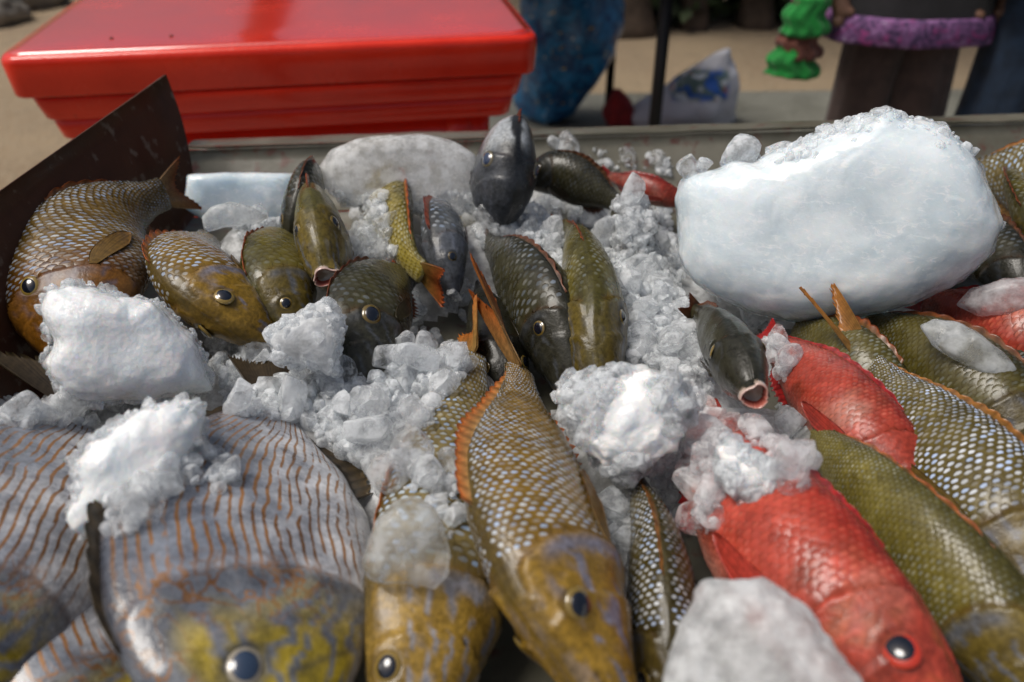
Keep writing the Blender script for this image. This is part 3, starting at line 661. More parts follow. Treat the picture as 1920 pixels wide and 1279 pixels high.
for sx in (-1, 1):
    for sy in (.12, dep - .12):
        q = cc0 + ay * sy + ax * sx * (wid / 2 - .22); V, F = boxvf((q[0], q[1], .025), (.12, .1, .05)); build('foot', V, [F], M['red'], cool, smooth=False)
for sx in (-.34, .34):      # strap ribs on the front, under the flange
    q = cc0 + ax * sx * wid + ay * .085
    V, F = boxvf((0, 0, 0), (.05, .02, .10), None); R = np.stack([ax, ay, [0, 0, 1]], 1); V = V @ R.T + np.array([q[0], q[1], Z - .225]); build('rib', V, [F], M['red'], cool, smooth=False)

# ------------------------------------------------------------------ things behind the stall
def mat_cloth(name, col, var=.3, vs=18, sheen=.2):
    k = NT(name); v = k.coord(); f = k.noise(v, vs, 5, .6); g = k.noise(v, 300, 2)
    c = k.mix(k.ramp(f, .3, .7), tuple(x * (1 - var) for x in col), tuple(min(1, x * (1 + var)) for x in col))
    k.p(Base_Color=c, Roughness=.9, Sheen_Weight=sheen, Normal=k.bump(k.math('ADD', f, g), .3, .004)); return k.m
M['brown_cloth'] = mat_cloth('brown_cloth', (.06, .036, .03)); M['black_cloth'] = mat_cloth('black_cloth', (.010, .009, .011)); M['denim'] = mat_cloth('denim', (.014, .03, .06), .4)
M['green_cloth'] = mat_cloth('green_cloth', (.005, .20, .028), .35); M['rust_cloth'] = mat_cloth('rust_cloth', (.13, .04, .025), .4); M['skin_tone'] = mat_plain('person_skin', (.18, .095, .06), .5)
M['hair'] = mat_plain('dark_hair', (.012, .01, .009), .5); M['shoe'] = mat_plain('shoe_leather', (.03, .022, .018), .5); M['black_metal'] = mat_plain('black_metal', (.012, .011, .011), .5, .3)
def mat_floral():
    k = NT('floral_cloth'); v = k.coord(); f = k.noise(v, 30, 3, .6, 1.5); g = k.noise(v, 22, 3, .6, 1.0)
    c = k.mix(k.ramp(f, .4, .6), (.07, .035, .10), (.24, .10, .26)); c = k.mix(k.ramp(g, .55, .66), c, (.30, .05, .20)); c = k.mix(k.ramp(f, .62, .7), c, (.36, .28, .42))
    k.p(Base_Color=c, Roughness=.85); return k.m
def mat_bluebag():
    k = NT('blue_plastic'); v = k.coord(); f = k.noise(v, 16, 4, .6, 1.0); g = k.noise(v, 26, 3); 
    c = k.mix(k.ramp(f, .35, .65), (.004, .06, .18), (.016, .22, .48)); c = k.mix(k.ramp(g, .64, .70), c, (.35, .45, .5)); c = k.mix(k.ramp(k.noise(v, 33, 2), .68, .72), c, (.45, .32, .05))
    k.p(Base_Color=c, Roughness=.28, Normal=k.bump(f, .5, .02), Coat_Weight=.4); return k.m
def mat_print():
    k = NT('printed_sack'); v = k.coord(); sx = k.n('SeparateXYZ'); k.put(sx.inputs[0], v); f = k.noise(v, 14, 3, .5, .8)
    inb = k.math('MULTIPLY', k.ramp(sx.outputs[2], .13, .16), k.ramp(sx.outputs[2], .29, .26)); inb = k.math('MULTIPLY', inb, k.math('MULTIPLY', k.ramp(sx.outputs[0], -.10, -.06), k.ramp(sx.outputs[0], .20, .17)))
    pr = k.mix(k.ramp(f, .42, .48), (.02, .10, .42), (.10, .16, .15)); pr = k.mix(k.ramp(f, .54, .6), pr, (.55, .60, .66)); pr = k.mix(k.ramp(k.noise(v, 20, 2), .62, .68), pr, (.35, .08, .05))
    c = k.mix(inb, (.52, .53, .58), pr); k.p(Base_Color=c, Roughness=.5, Normal=k.bump(k.noise(v, 18, 4), .4, .02)); return k.m
M['floral'], M['bluebag'], M['print'] = mat_floral(), mat_bluebag(), mat_print()

def tube(stations, m=28, fold=0.0, nf=7, seed=0, sq=2.0):
    """stations: (centre xyz, rx, ry); returns rings"""
    R = []; th = np.linspace(0, 2 * math.pi, m, endpoint=False)
    for i, (c, rx, ry) in enumerate(stations):
        f = 1 + fold * np.sin(th * nf + seed + i * .35) + fold * .6 * np.sin(th * (nf * 2 + 1) + seed * 2 - i * .2)
        ct, sn_ = np.cos(th), np.sin(th); den = (np.abs(ct) ** sq + np.abs(sn_) ** sq) ** (1 / sq)
        R.append(np.stack([c[0] + rx * ct / den * f, c[1] + ry * sn_ / den * f, np.full(m, c[2])], -1))
    return np.array(R)
def dense(st, n):
    a = np.array([[*s[0], s[1], s[2]] for s in st]); c, _, _ = catmull(a, n); return [((x[0], x[1], x[2]), x[3], x[4]) for x in c]
def skin_body(name, J, E, parent, mat):
    me = bpy.data.meshes.new(name); org = np.array(parent.location)
    me.from_pydata([tuple(np.array(j[0]) - org) for j in J], E, []); o = obj(name, me, mat, parent)
    md = o.modifiers.new('skin', 'SKIN'); md.use_smooth_shade = True
    for v, j in zip(me.skin_vertices[0].data, J): v.radius = (j[1], j[2]); v.use_root = False
    me.skin_vertices[0].data[0].use_root = True
    sb = o.modifiers.new('sub', 'SUBSURF'); sb.levels = 1; sb.render_levels = 2
    return o
def person(x, y, face, label, leg_mat, top_mat, hem_z, legs, hem=None, flare=1.0):
    """standing figure; legs: two (foot offset x,y) pairs; face: heading of the front"""
    r = empty('person', (x, y, 0), label, 'person'); c, s = math.cos(face), math.sin(face)
    def q(a, b, z): return np.array([x + a * c - b * s, y + a * s + b * c, z])
    (lx, ly), (rx, ry) = legs
    J = [(q(0, 0, .92), .13, .10), (q(0, 0, 1.10), .125, .095), (q(0, 0, 1.30), .145, .10), (q(0, .0, 1.42), .10, .08), (q(0, .01, 1.49), .052, .055), (q(0, .015, 1.56), .072, .085), (q(0, .01, 1.66), .078, .092), (q(0, .0, 1.71), .045, .055),
         (q(lx * .5, ly * .3, .80), .085, .085), (q(lx * .8, ly * .7, .47), .058, .06), (q(lx, ly, .10), .038, .042), (q(lx, ly + .12, .04), .036, .03),
         (q(rx * .5, ry * .3, .80), .085, .085), (q(rx * .8, ry * .7, .47), .058, .06), (q(rx, ry, .10), .038, .042), (q(rx, ry + .12, .04), .036, .03),
         (q(-.19, 0, 1.39), .055, .055), (q(-.26, -.02, 1.12), .04, .042), (q(-.25, .06, .90), .028, .03), (q(-.24, .09, .82), .03, .018), (q(-.235, .11, .765), .02, .012), (q(-.20, .115, .80), .012, .012),
         (q(.19, 0, 1.39), .055, .055), (q(.26, -.02, 1.12), .04, .042), (q(.25, .06, .90), .028, .03), (q(.24, .09, .82), .03, .018), (q(.235, .11, .765), .02, .012), (q(.20, .115, .80), .012, .012), (q(0, .105, 1.60), .014, .016)]
    E = [(0, 1), (1, 2), (2, 3), (3, 4), (4, 5), (5, 6), (6, 7), (0, 8), (8, 9), (9, 10), (10, 11), (0, 12), (12, 13), (13, 14), (14, 15), (3, 16), (16, 17), (17, 18), (18, 19), (19, 20), (19, 21), (3, 22), (22, 23), (23, 24), (24, 25), (25, 26), (25, 27), (5, 28)]
    skin_body('body', J, E, r, M['skin_tone'])
    for k_, (fx, fy) in enumerate(legs):
        st = dense([(q(fx, fy, .06), .085 * flare, .10 * flare), (q(fx * .9, fy * .85, .3), .083 * flare, .095 * flare), (q(fx * .75, fy * .6, .55), .088, .10), (q(fx * .55, fy * .3, .80), .10, .115), (q(fx * .4, 0, .95), .10, .125)], 18)
        V, F = loft(tube(st, 40, .035, 6, k_ * 2.1)); build('trouser_leg', V, F, leg_mat, r)
        V, F = loft(tube([(q(fx, fy + .04, .002), .05, .13), (q(fx, fy + .04, .03), .052, .13), (q(fx, fy + .01, .07), .042, .085), (q(fx, fy - .02, .10), .035, .045)], 24)); build('shoe', V, F, M['shoe'], r)
    top = dense([(q(0, 0, hem_z), .255, .185), (q(0, 0, hem_z + .12), .225, .165), (q(0, 0, 1.02), .185, .14), (q(0, 0, 1.25), .185, .135), (q(0, 0, 1.40), .165, .11), (q(0, 0, 1.46), .075, .07)], 20)
    V, F = loft(tube(top, 44, .022, 7, 1.0, 2.3)); tp = build('tunic', V, F, top_mat, r)
    for sg in (-1, 1):
        V, F = loft(tube(dense([(q(sg * .255, -.01, 1.08), .062, .062), (q(sg * .235, -.02, 1.22), .07, .07), (q(sg * .185, 0, 1.38), .085, .08)], 8), 20, .03, 4)); build('sleeve', V, F, top_mat, r)
    V, F = loft(tube([(q(0, -.012, 1.55), .080, .095), (q(0, -.018, 1.62), .092, .108), (q(0, -.015, 1.69), .088, .105), (q(0, -.012, 1.745), .055, .065)], 24, .02, 8)); build('hair', V, F, M['hair'], r)
    for sg in (-1, 1):
        V, F = ico(2); build('eye', V * .011 + q(sg * .034, .088, 1.625), [F], M['eye'], r, cols={'col': np.tile((.03, .02, .02), (len(V), 1))})
    if hem is not None:
        st = [(q(0, 0, hem_z + z), .262 + g, .192 + g) for z, g in ((-.010, -.004), (.0, .0), (.03, -.002), (.055, -.006), (.065, -.012))]
        V, F = loft(tube(st, 60, .024, 7, 1.0, 2.3)); build('hem_band', V, F, hem, tp)
    return r
pw = Y(1668, 120, 2.5)
person(pw[0] + .02, 2.52, math.radians(180), 'person in brown trousers and black tunic with a purple floral hem', M['brown_cloth'], M['black_cloth'], .735, ((.085, -.03), (-.105, .06)), M['floral'], 1.0)
pj = Y(1905, 120, 2.35)
person(pj[0] + .10, 2.4, math.radians(160), 'person in dark blue jeans at the right edge', M['denim'], M['black_cloth'], .90, ((.11, .0), (-.10, .05)), None, 1.15)

# ruffled cloth held at the person's side
q0 = Y(1502, 60, 2.42)
rc = empty('ruffled_cloth', (q0[0], 2.42, .60), 'bright green and rust ruffled cloth hanging beside brown trousers', 'cloth')
def ruffle(name, z0, z1, r0, r1, mat, dx, seed):
    st = [((q0[0] + dx + .01 * math.sin(z * 9), 2.42, z0 + (z1 - z0) * z), r0 + (r1 - r0) * z, (r0 + (r1 - r0) * z) * .8) for z in np.linspace(0, 1, 10)]
    R = tube(st, 96, .0, 8, 0); th_ = np.linspace(0, 2 * math.pi, 96, endpoint=False); fo = (1 + .05 * np.sin(th_ * 10 + 1.0)); cn = R.mean(1, keepdims=True); R = cn + (R - cn) * (1 + (fo - 1)[None, :, None] * np.linspace(1, .6, 10)[:, None, None] * np.array([1, 1, 0])); R[0, :, 2] += .004 * np.sin(th_ * 2 + seed); V, F = loft(R); return build(name, V, F, M[mat], rc)
ruffle('lower_ruffle', .632, .715, .080, .060, 'green_cloth', -.008, 0.4)
ruffle('middle_tier', .685, .765, .070, .05, 'rust_cloth', .0, 1.4)
ruffle('upper_ruffle', .748, .85, .070, .052, 'green_cloth', .006, 2.4)
ruffle('upper_tier', .83, 1.0, .05, .03, 'rust_cloth', .006, 3.1)

# trestle table behind, only its thin black legs show
tb = empty('trestle_table', (.1, 3.4, 0), 'table on thin black legs standing on the concrete apron', 'table')
n1, n2 = Y(1230, 200, 2.7), Y(1141, 190, 4.0)
for (x, y) in ((n1[0], 2.7), (n2[0], 4.0), (n1[0] - .95, 2.7), (n2[0] - 1.0, 4.0)):
    V, F = boxvf((x, y, .455), (.036, .036, .91)); build('leg', V, [F], M['black_metal'], tb, smooth=False)
V, F = boxvf((.06, 3.35, .925), (1.2, 1.5, .03)); build('tabletop', V, [F], M['tray'], tb, smooth=False)

# bags
def bag(name, label, cat, st, mat, m=48, fold=.05, nf=5, seed=0, crumple=.02, sq=2.4, n=26):
    R = tube(dense(st, n), m, fold, nf, seed, sq)
    cen = R.mean(1, keepdims=True); R = R + nrm(R - cen) * ((fbm(R, 9, 3, seed) - .5) * 2 * crumple)[..., None]
    R[..., 2] = np.maximum(R[..., 2], .004)
    V, F = loft(R); o = build(name, V, F, mat); return tag(o, label, cat)
b0 = W(1045, 243, .0); 
bag('rubbish_bag', 'tall bulging blue plastic bag standing beside the red cool box', 'bag',
    [((b0[0] - .06, b0[1] + .15, .005), .08, .09), ((b0[0] - .05, b0[1] + .15, .05), .135, .13), ((b0[0] - .0, b0[1] + .15, .2), .185, .17), ((b0[0] + .04, b0[1] + .15, .36), .225, .19), ((b0[0] + .05, b0[1] + .15, .52), .225, .19), ((b0[0] + .05, b0[1] + .15, .66), .17, .15), ((b0[0] + .04, b0[1] + .15, .76), .06, .05), ((b0[0] + .05, b0[1] + .15, .84), .09, .07)], M['bluebag'], seed=3, crumple=.05)
p0 = W(1285, 248, 0.0)
wb = empty('printed_sack', (p0[0], p0[1] + .12, 0), 'white plastic sack with blue print slumped behind the black post', 'sack')
R = tube(dense([((p0[0], p0[1] + .12, .004), .24, .12), ((p0[0], p0[1] + .12, .08), .25, .13), ((p0[0] + .02, p0[1] + .12, .17), .22, .11), ((p0[0] + .09, p0[1] + .12, .27), .12, .06), ((p0[0] + .14, p0[1] + .12, .335), .03, .02)], 22), 48, .03, 5, 1, 3.0)
cen = R.mean(1, keepdims=True); R = R + nrm(R - cen) * ((fbm(R, 11, 3, 5) - .5) * .07)[..., None]; R[..., 2] *= .62 + .5 * np.clip((R[..., 0] - p0[0] + .24) / .48, 0, 1); R[..., 2] = np.maximum(R[..., 2], .004)
V, F = loft(R); build('sack_body', V, F, M['print'], wb)
p1 = W(1168, 246, 0.0)
M['red_cloth'] = mat_cloth('red_cloth', (.25, .012, .012))
bag('crumpled_bag', 'small crumpled dark red bag beside the printed sack', 'bag', [((p1[0], p1[1] + .1, .004), .07, .06), ((p1[0] - .01, p1[1] + .1, .06), .075, .06), ((p1[0] - .02, p1[1] + .1, .13), .045, .04), ((p1[0] - .03, p1[1] + .1, .17), .02, .02)], M['red_cloth'], crumple=.02, seed=8)

# trees, dark undergrowth and rocks along the far side of the sand
def mat_leaf(name, a, b):
    k = NT(name); v = k.coord(); f = k.noise(v, 3, 4); k.p(Base_Color=k.mix(k.ramp(f, .3, .7), a, b), Roughness=.6); return k.m
M['leaf'] = mat_leaf('leaf', (.018, .03, .010), (.05, .075, .022)); M['bark'] = mat_plain('bark', (.085, .06, .042), .95, var=.4, vs=6, bump=.8, bs=20)
def leaves(n, cen, rad, size, seed, flat=.0):
    r = np.random.default_rng(seed); d = nrm(r.normal(size=(n, 3))); P = cen + d * (r.random((n, 1)) ** .45) * np.asarray(rad)
    keep = fbm(P, 1.6, 2, seed) > .42; P = P[keep]; n = len(P)
    a = nrm(r.normal(size=(n, 3)) + [0, 0, -.3]); b = nrm(np.cross(a, r.normal(size=(n, 3)))); s = size * (.6 + .8 * r.random((n, 1)))
    V = np.stack([P, P + a * s * .5 + b * s * .28, P + a * s, P + a * s * .5 - b * s * .28], 1).reshape(-1, 3)
    V[:, 2] = np.maximum(V[:, 2], .0)
    return V, np.arange(n * 4).reshape(-1, 4)
def tree(x, y, h, r, label, seed, crown=(1.5, 1.2, 1.1)):
    t_ = empty('tree', (x, y, -.03), label, 'tree', 'trees behind the stall'); q = random.Random(seed)
    pts = [(x, y, -.1)]; 
    for k_ in range(1, 6): pts.append((x + q.uniform(-.12, .12) * k_, y + q.uniform(-.08, .08) * k_, h * k_ / 5))
    c, tt, _ = catmull(pts, 24); st = [(p, r * (1.35 - .9 * u) if u > .08 else r * (1.9 - 7 * u), r * (1.35 - .9 * u) if u > .08 else r * (1.9 - 7 * u)) for p, u in zip(c, tt)]
    V, F = loft(tube(st, 20, .06, 5, seed)); build('trunk', V, F, M['bark'], t_)
    for k_ in range(4):
        a = q.uniform(0, 6.28); b0_ = np.array(c[15 + k_ * 2]); e_ = b0_ + np.array([math.cos(a) * .9, math.sin(a) * .9, .7])
        R = [];
        for u in np.linspace(0, 1, 6): R.append(((b0_ * (1 - u) + e_ * u + np.array([0, 0, .12 * math.sin(u * 3)])), r * .45 * (1 - .7 * u), r * .45 * (1 - .7 * u)))
        V, F = loft(tube(R, 10)); build('limb', V, F, M['bark'], t_)
    V, F = leaves(3500, np.array(c[-1]) + [0, 0, .3], crown, .16, seed); build('crown', V, [F], M['leaf'], t_, smooth=False)
for i_, (px_, y_, r_, lb) in enumerate(((1178, 5.75, .12, 'stout brown tree trunk right of the blue bag'), (1300, 5.9, .07, 'thin tree trunk above the printed sack'), (1420, 6.0, .08, 'slim tree trunk nearest the green ruffled cloth'), (1750, 6.2, .12, 'tree trunk hidden behind the person in brown trousers'))):
    q = Y(px_, 40, y_); tree(q[0], y_, 3.4, r_, lb, 11 + i_)
tree(-1.72, 6.6, 3.8, .17, 'thick trunk mirrored in the wet red lid', 31)
V = []; F = []; off = 0
for i_ in range(26):
    cx = .55 + i_ * .26; V_, F_ = leaves(1500, np.array([cx, 6.35 + .25 * math.sin(i_ * 2.1), .7]), (.5, .5, .95), .13, 100 + i_); V.append(V_); F.append(F_ + off); off += len(V_)
o = build('undergrowth', np.vstack(V), [np.vstack(F)], M['leaf'], smooth=False); tag(o, 'dark leafy undergrowth along the far edge of the sand', 'undergrowth', kind='stuff')
M['rock'] = mat_plain('rock', (.20, .18, .15), .9, var=.45, vs=5, bump=.8, bs=14)
for i_, (px_, y_, s_, lb) in enumerate(((20, 6.6, .42, 'largest grey boulder at the far left corner'), (95, 7.2, .34, 'grey boulder between two others at the far left'), (150, 7.8, .30, 'farthest grey boulder left of the cool box lid'), (-40, 6.0, .3, 'low grey boulder cut by the left edge'))):
    q = Y(px_, 20, y_); V, F = ico(4); d = 1 + (fbm(V + i_ * 5, 1.6, 4, i_) - .5) * .9; V = V * d[:, None] * np.array([s_, s_ * .8, s_ * .6]); V[:, 2] = np.maximum(V[:, 2], -s_ * .25)
    o = build('boulder', V + np.array([q[0], y_, s_ * .22]), [F], M['rock']); tag(o, lb, 'boulder', 'boulders at the far left')

# ------------------------------------------------------------------ the catch
def turq(c, TT, FN, nz, nf, side):
    return c
# striped fish along the near left
fish('striped_fish', 'round striped fish with yellow face and white belly, second from left in front', [(580, 1440, .872), (515, 1290, .885), (475, 1120, .892), (470, 970, .888), (490, 825, .875), (512, 735, .865)],
     (-.93, -.05, .42), .091, .026, 'disc', 'striped', 1.5, None, clean=False, pect=False, tail=dict(len=.05, spread=.032, fork=.25, dir=(500, 690, .875)), dorsal=dict(h=.016, t0=.22, t1=.9, lean=.5, spines=16), eye=.0108, te=.15, pe=.40, seed=3, iris=(.62, .55, .42), pupil_col=(.03, .05, .09))
fish('striped_fish', 'striped fish cut by the left edge with pale belly flap', [(-260, 1420, .87), (-120, 1220, .885), (-10, 1060, .892), (60, 920, .885), (115, 810, .875), (150, 745, .868)],
     (-.85, .12, .5), .078, .027, 'disc', 'striped', 1.4, None, clean=False, pect=False, tail=dict(len=.085, spread=.045, fork=.5, dir=(85, 650, .91), up=(-.7, .1, .3)), dorsal=dict(h=.010, t0=.22, t1=.9, lean=.5, spines=16), eye=.011, te=.175, pe=.38, seed=5)
fish('striped_fish', 'blue and yellow striped fish half buried under the two others', [(240, 1460, .83), (190, 1300, .838), (160, 1180, .845), (165, 1060, .845), (190, 960, .84)],
     (-.9, 0, .4), .058, .024, 'disc', 'striped', 1.1, None, dark=.8, eye=.010, seed=8)
# gold fish
fish('emperor_fish', 'golden scaled fish lying on top, orange fin along its left edge', [(1175, 1400, .868), (1115, 1240, .885), (1055, 1090, .895), (1005, 930, .895), (985, 790, .885), (975, 690, .878)],
     [(-.72, 0, .7), (-.74, 0, .68), (-.8, 0, .62), (-.85, 0, .55), (-.85, 0, .5), (-.8, .1, .5)], .060, .034, 'emperor', 'gold', 1.6, (60, 19), tail=dict(len=.135, spread=.030, fork=.5, dir=(868, 500, .925), up=(.25, -.75, .5), bend=.006),
     dorsal=dict(h=.016, t0=.40, t1=.97, lean=-.5, spines=18), eye=.0092, te=.19, pe=.31, seed=1)
fish('emperor_fish', 'pale bluish scaled fish with yellow head beneath the golden one', [(770, 1500, .835), (790, 1330, .85), (830, 1140, .86), (855, 960, .862), (870, 800, .862), (888, 660, .865)],
     (-.92, 0, .42), .058, .03, 'emperor', 'pale', 1.5, (44, 15), clean=False, tail=dict(len=.06, spread=.03, fork=.4, dir=(880, 590, .875), up=(.3, .1, .9)), dorsal=dict(h=.010, lean=.9), eye=.0088, te=.15, pe=.22, seed=2)
fish('emperor_fish', 'big amber fish resting against the brown end plate', [(165, 720, .86), (162, 605, .893), (168, 485, .915), (220, 402, .922), (312, 362, .915)],
     [(-.9, -.2, -.15), (-.9, -.15, -.1), (-.85, .1, .25), (-.45, .5, .65), (-.1, .5, .8)], .076, .036, 'emperor', 'gold', 1.5, (52, 17), tail=dict(len=.05, spread=.034, fork=.5), dorsal=dict(h=.010, t0=.4, lean=.9), eye=.0095, te=.28, pe=.33, seed=4, dark=.72,
     extra=lambda c, T_, F_, nz, nf, s: lerp(c, c * np.array((.9, .62, .5)), sst(.5, .3, T_)))
fish('emperor_fish', 'golden fish with yellow jaw left of the crushed ice, head towards the middle', [(522, 652, .862), (455, 598, .888), (395, 545, .900), (372, 490, .897), (395, 445, .875)],
     [(-.6, -.55, .6), (-.62, -.5, .6), (-.7, -.35, .6), (-.8, -.1, .6), (-.7, .1, .6)], .058, .033, 'emperor', 'gold', 1.3, (44, 15), tail=False, dorsal=dict(h=.012, t0=.4, t1=.9, lean=.4), eye=.0092, te=.19, pe=.24, seed=6)
# olive fish between the ice
fish('olive_fish', 'olive fish arched behind the small pointed ice chunk', [(575, 665, .852), (552, 600, .875), (530, 530, .892), (528, 475, .89), (545, 430, .87)],
     [(-.7, -.35, .6), (-.7, -.35, .6), (-.75, -.2, .6), (-.75, 0, .6), (-.7, .1, .6)], .044, .028, 'emperor', 'olive', 1.1, (36, 12), tail=False, dorsal=dict(h=.008, lean=.6), eye=.0065, seed=7)
fish('olive_fish', 'upright olive fish facing the camera with its pale mouth open', [(611, 518, .915), (609, 482, .912), (605, 440, .905), (600, 405, .897), (596, 380, .885)],
     (-.12, -.1, 1), .058, .0265, 'slim', 'olive', 1.2, None, mouth=(.0135, .0095), tail=False, dorsal=dict(h=.012, t0=.42, t1=.9, lean=0), eye=.0082, te=.22, pe=.30, seed=9, dark=1.35, anal=False)
fish('dark_fish', 'narrow dark green fish standing behind the open mouthed olive one', [(552, 470, .872), (565, 420, .892), (580, 370, .905), (600, 340, .90)],
     (.1, -.1, 1), .052, .022, 'slim', 'dark', .9, (30, 10), tail=False, dorsal=dict(h=.008), eye=.007, seed=10, dark=1.4)
fish('dark_fish', 'brown fish with ringed eye beside the small pointed ice chunk', [(705, 760, .845), (695, 680, .872), (695, 605, .888), (725, 545, .882), (775, 510, .86)],
     [(-.8, -.15, .6), (-.8, -.15, .6), (-.75, -.1, .65), (-.6, .3, .7), (-.5, .5, .7)], .050, .030, 'emperor', 'dark', 1.3, (34, 13), tail=False, dorsal=dict(h=.008, lean=.6), eye=.0098, te=.28, pe=.40, seed=11, dark=1.5)
fish('olive_fish', 'yellow green fish with its notched tail over the crushed ice', [(715, 330, .85), (728, 390, .88), (745, 440, .89), (768, 485, .888), (795, 515, .884)],
     (.55, -.35, .75), .042, .026, 'slim', 'olive', 1.0, (36, 12), clean=False, tail=dict(len=.042, spread=.026, fork=.35, dir=(860, 558, .875), up=(.3, -.3, .8)), dorsal=dict(h=.010), eye=.007, seed=12, dark=1.5, extra=lambda c, T_, F_, nz, nf, s: c * np.array((1.2, 1.15, .9)))
fish('grey_fish', 'thin grey fish with red fins wedged in the middle ice', [(850, 560, .85), (838, 490, .878), (832, 430, .888), (830, 380, .872)],
     (-.5, -.1, .9), .034, .024, 'slim', 'grey', .9, (26, 9), clean=False, tail=False, dorsal=dict(h=.012, lean=-.3), eye=.006, seed=13)
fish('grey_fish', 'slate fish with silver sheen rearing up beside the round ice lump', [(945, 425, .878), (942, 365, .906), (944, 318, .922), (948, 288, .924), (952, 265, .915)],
     (.32, -.12, 1), .064, .038, 'slim', 'grey', 1.2, None, extra=lambda c, T_, F_, nz, nf, s: lerp(lerp(c, (.42, .45, .47), .8 * sst(.42, .55, nz) * sst(.02, .06, F_) * (1 - sst(.3, .42, F_)) * sst(.28, .36, T_)), c * .35, np.broadcast_to(s[None, :] > 0, c.shape[:2]) * sst(.05, .2, F_) * .8), tail=False, dorsal=dict(h=.010, t0=.45, lean=0), eye=.0098, te=.27, pe=.30, dark=.5, seed=14, anal=False, iris=(.62, .52, .30), pupil_col=(.02, .035, .08))  # nape sheen painted as pale colour; one flank darkened in the colour too
fish('dark_fish', 'blackish fish lying at the back beside the rearing slate one', [(985, 345, .862), (1040, 330, .875), (1100, 350, .868), (1165, 385, .855)],
     (.1, .2, 1), .036, .026, 'slim', 'dark', .9, (30, 10), tail=dict(len=.03, spread=.02, fork=.3), dorsal=dict(h=.008), eye=.007, seed=15)
fish('red_fish', 'small red fish lying against the back wall of the tray', [(1290, 380, .845), (1240, 365, .858), (1185, 345, .864), (1140, 330, .864)],
     (.1, .35, .9), .020, .014, 'slim', 'red', .8, None, tail=dict(len=.02, spread=.012), dorsal=dict(h=.005), eye=.004, seed=16, dark=.6)
fish('dark_fish', 'small dark brown fish nosed into ice left of the big ice block', [(1195, 520, .84), (1188, 460, .868), (1180, 415, .872), (1165, 380, .86)],
     (-.2, -.2, 1), .038, .026, 'slim', 'dark', .9, (28, 10), clean=False, tail=False, dorsal=dict(h=.008), eye=.006, seed=17, dark=1.1)
fish('dark_fish', 'wet slate black fish left of the olive one in the middle', [(1085, 760, .84), (1058, 665, .862), (1015, 575, .878), (960, 505, .876), (915, 460, .862)],
     (.18, -.1, 1), .050, .032, 'slim', 'dark', 1.2, (34, 11), tail=dict(len=.035, spread=.02), dorsal=dict(h=.007, lean=.8), eye=.0078, te=.24, pe=.33, seed=18, dark=1.1)
fish('olive_fish', 'olive fish seen from above diving into the white ice heap', [(1122, 790, .838), (1120, 700, .866), (1115, 600, .886), (1100, 515, .886), (1078, 455, .872), (1062, 432, .862)],
     (-.14, -.05, 1), .050, .0295, 'slim', 'olive', 1.3, (42, 14), tail=dict(len=.03, spread=.014, dir=(1040, 425, .865)), dorsal=dict(h=.008, t0=.5, t1=.97, lean=-.6, spines=13), eye=.0082, te=.25, pe=.36, seed=19)
fish('olive_fish', 'slender speckled olive fish right of the golden one, seen from above', [(1255, 1420, .828), (1252, 1260, .846), (1242, 1120, .858), (1225, 1000, .860), (1200, 925, .855), (1185, 885, .85)],
     (-.08, -.05, 1), .036, .0225, 'slim', 'dotted', 1.3, (46, 13), tail=False, dorsal=dict(h=.006, t0=.4, t1=1, lean=-.8), eye=.0075, te=.17, seed=20, dark=.8)
fish('dark_fish', 'brown black fish buried deep behind the golden tail', [(960, 760, .825), (940, 680, .84), (915, 600, .842), (895, 540, .83)],
     (0, -.2, 1), .034, .028, 'slim', 'dark', 1.0, None, tail=False, dorsal=False, eye=.007, seed=21, dark=.55)
# red and olive fish on the right
RI = (.66, .05, .02)
fish('red_fish', 'large scarlet fish with red rimmed eye in the front right', [(1815, 1500, .862), (1690, 1320, .882), (1560, 1160, .892), (1445, 1015, .892), (1360, 890, .88), (1315, 770, .862)],
     (.62, .30, .66), .053, .031, 'slim', 'red', 1.6, (58, 19), clean=False, tail=False, dorsal=dict(h=.010, t0=.34, t1=.9, lean=.9, spines=14), eye=.0105, te=.20, pe=.33, seed=22, iris=RI)
fish('olive_fish', 'long mustard olive fish between the scarlet one and the dotted one', [(2060, 1450, .85), (1920, 1260, .872), (1790, 1100, .882), (1660, 960, .882), (1560, 855, .872), (1505, 795, .862)],
     (.2, .1, 1), .041, .027, 'slim', 'olive', 1.5, (66, 20), tail=False, dorsal=dict(h=.006, t0=.3, t1=.95, lean=1.1), eye=.008, te=.15, seed=23, dark=1.15)
fish('red_fish', 'red fish lying under the dotted one, right of the open mouthed fish', [(1760, 1010, .842), (1680, 900, .868), (1590, 790, .880), (1505, 695, .878), (1440, 635, .866)],
     (.62, .35, .66), .038, .026, 'slim', 'red', 1.3, (54, 17), clean=False, tail=dict(len=.03, spread=.018), dorsal=dict(h=.010, t0=.35, t1=.98, lean=.6), eye=.009, seed=24, iris=RI, dark=.8)
fish('olive_fish', 'small dark green fish with pink mouth gaping over the red fish', [(1416, 742, .935), (1398, 708, .928), (1368, 662, .915), (1335, 620, .899), (1305, 588, .88)],
     (-.12, -.1, 1), .033, .0215, 'slim', 'dark', 1.2, None, mouth=(.0095, .0098), tail=dict(len=.025, spread=.010, dir=(1280, 560, .90)), dorsal=dict(h=.006, t0=.6, t1=1, lean=.5), eye=.0072, te=.30, pe=.36, seed=25, dark=1.2)
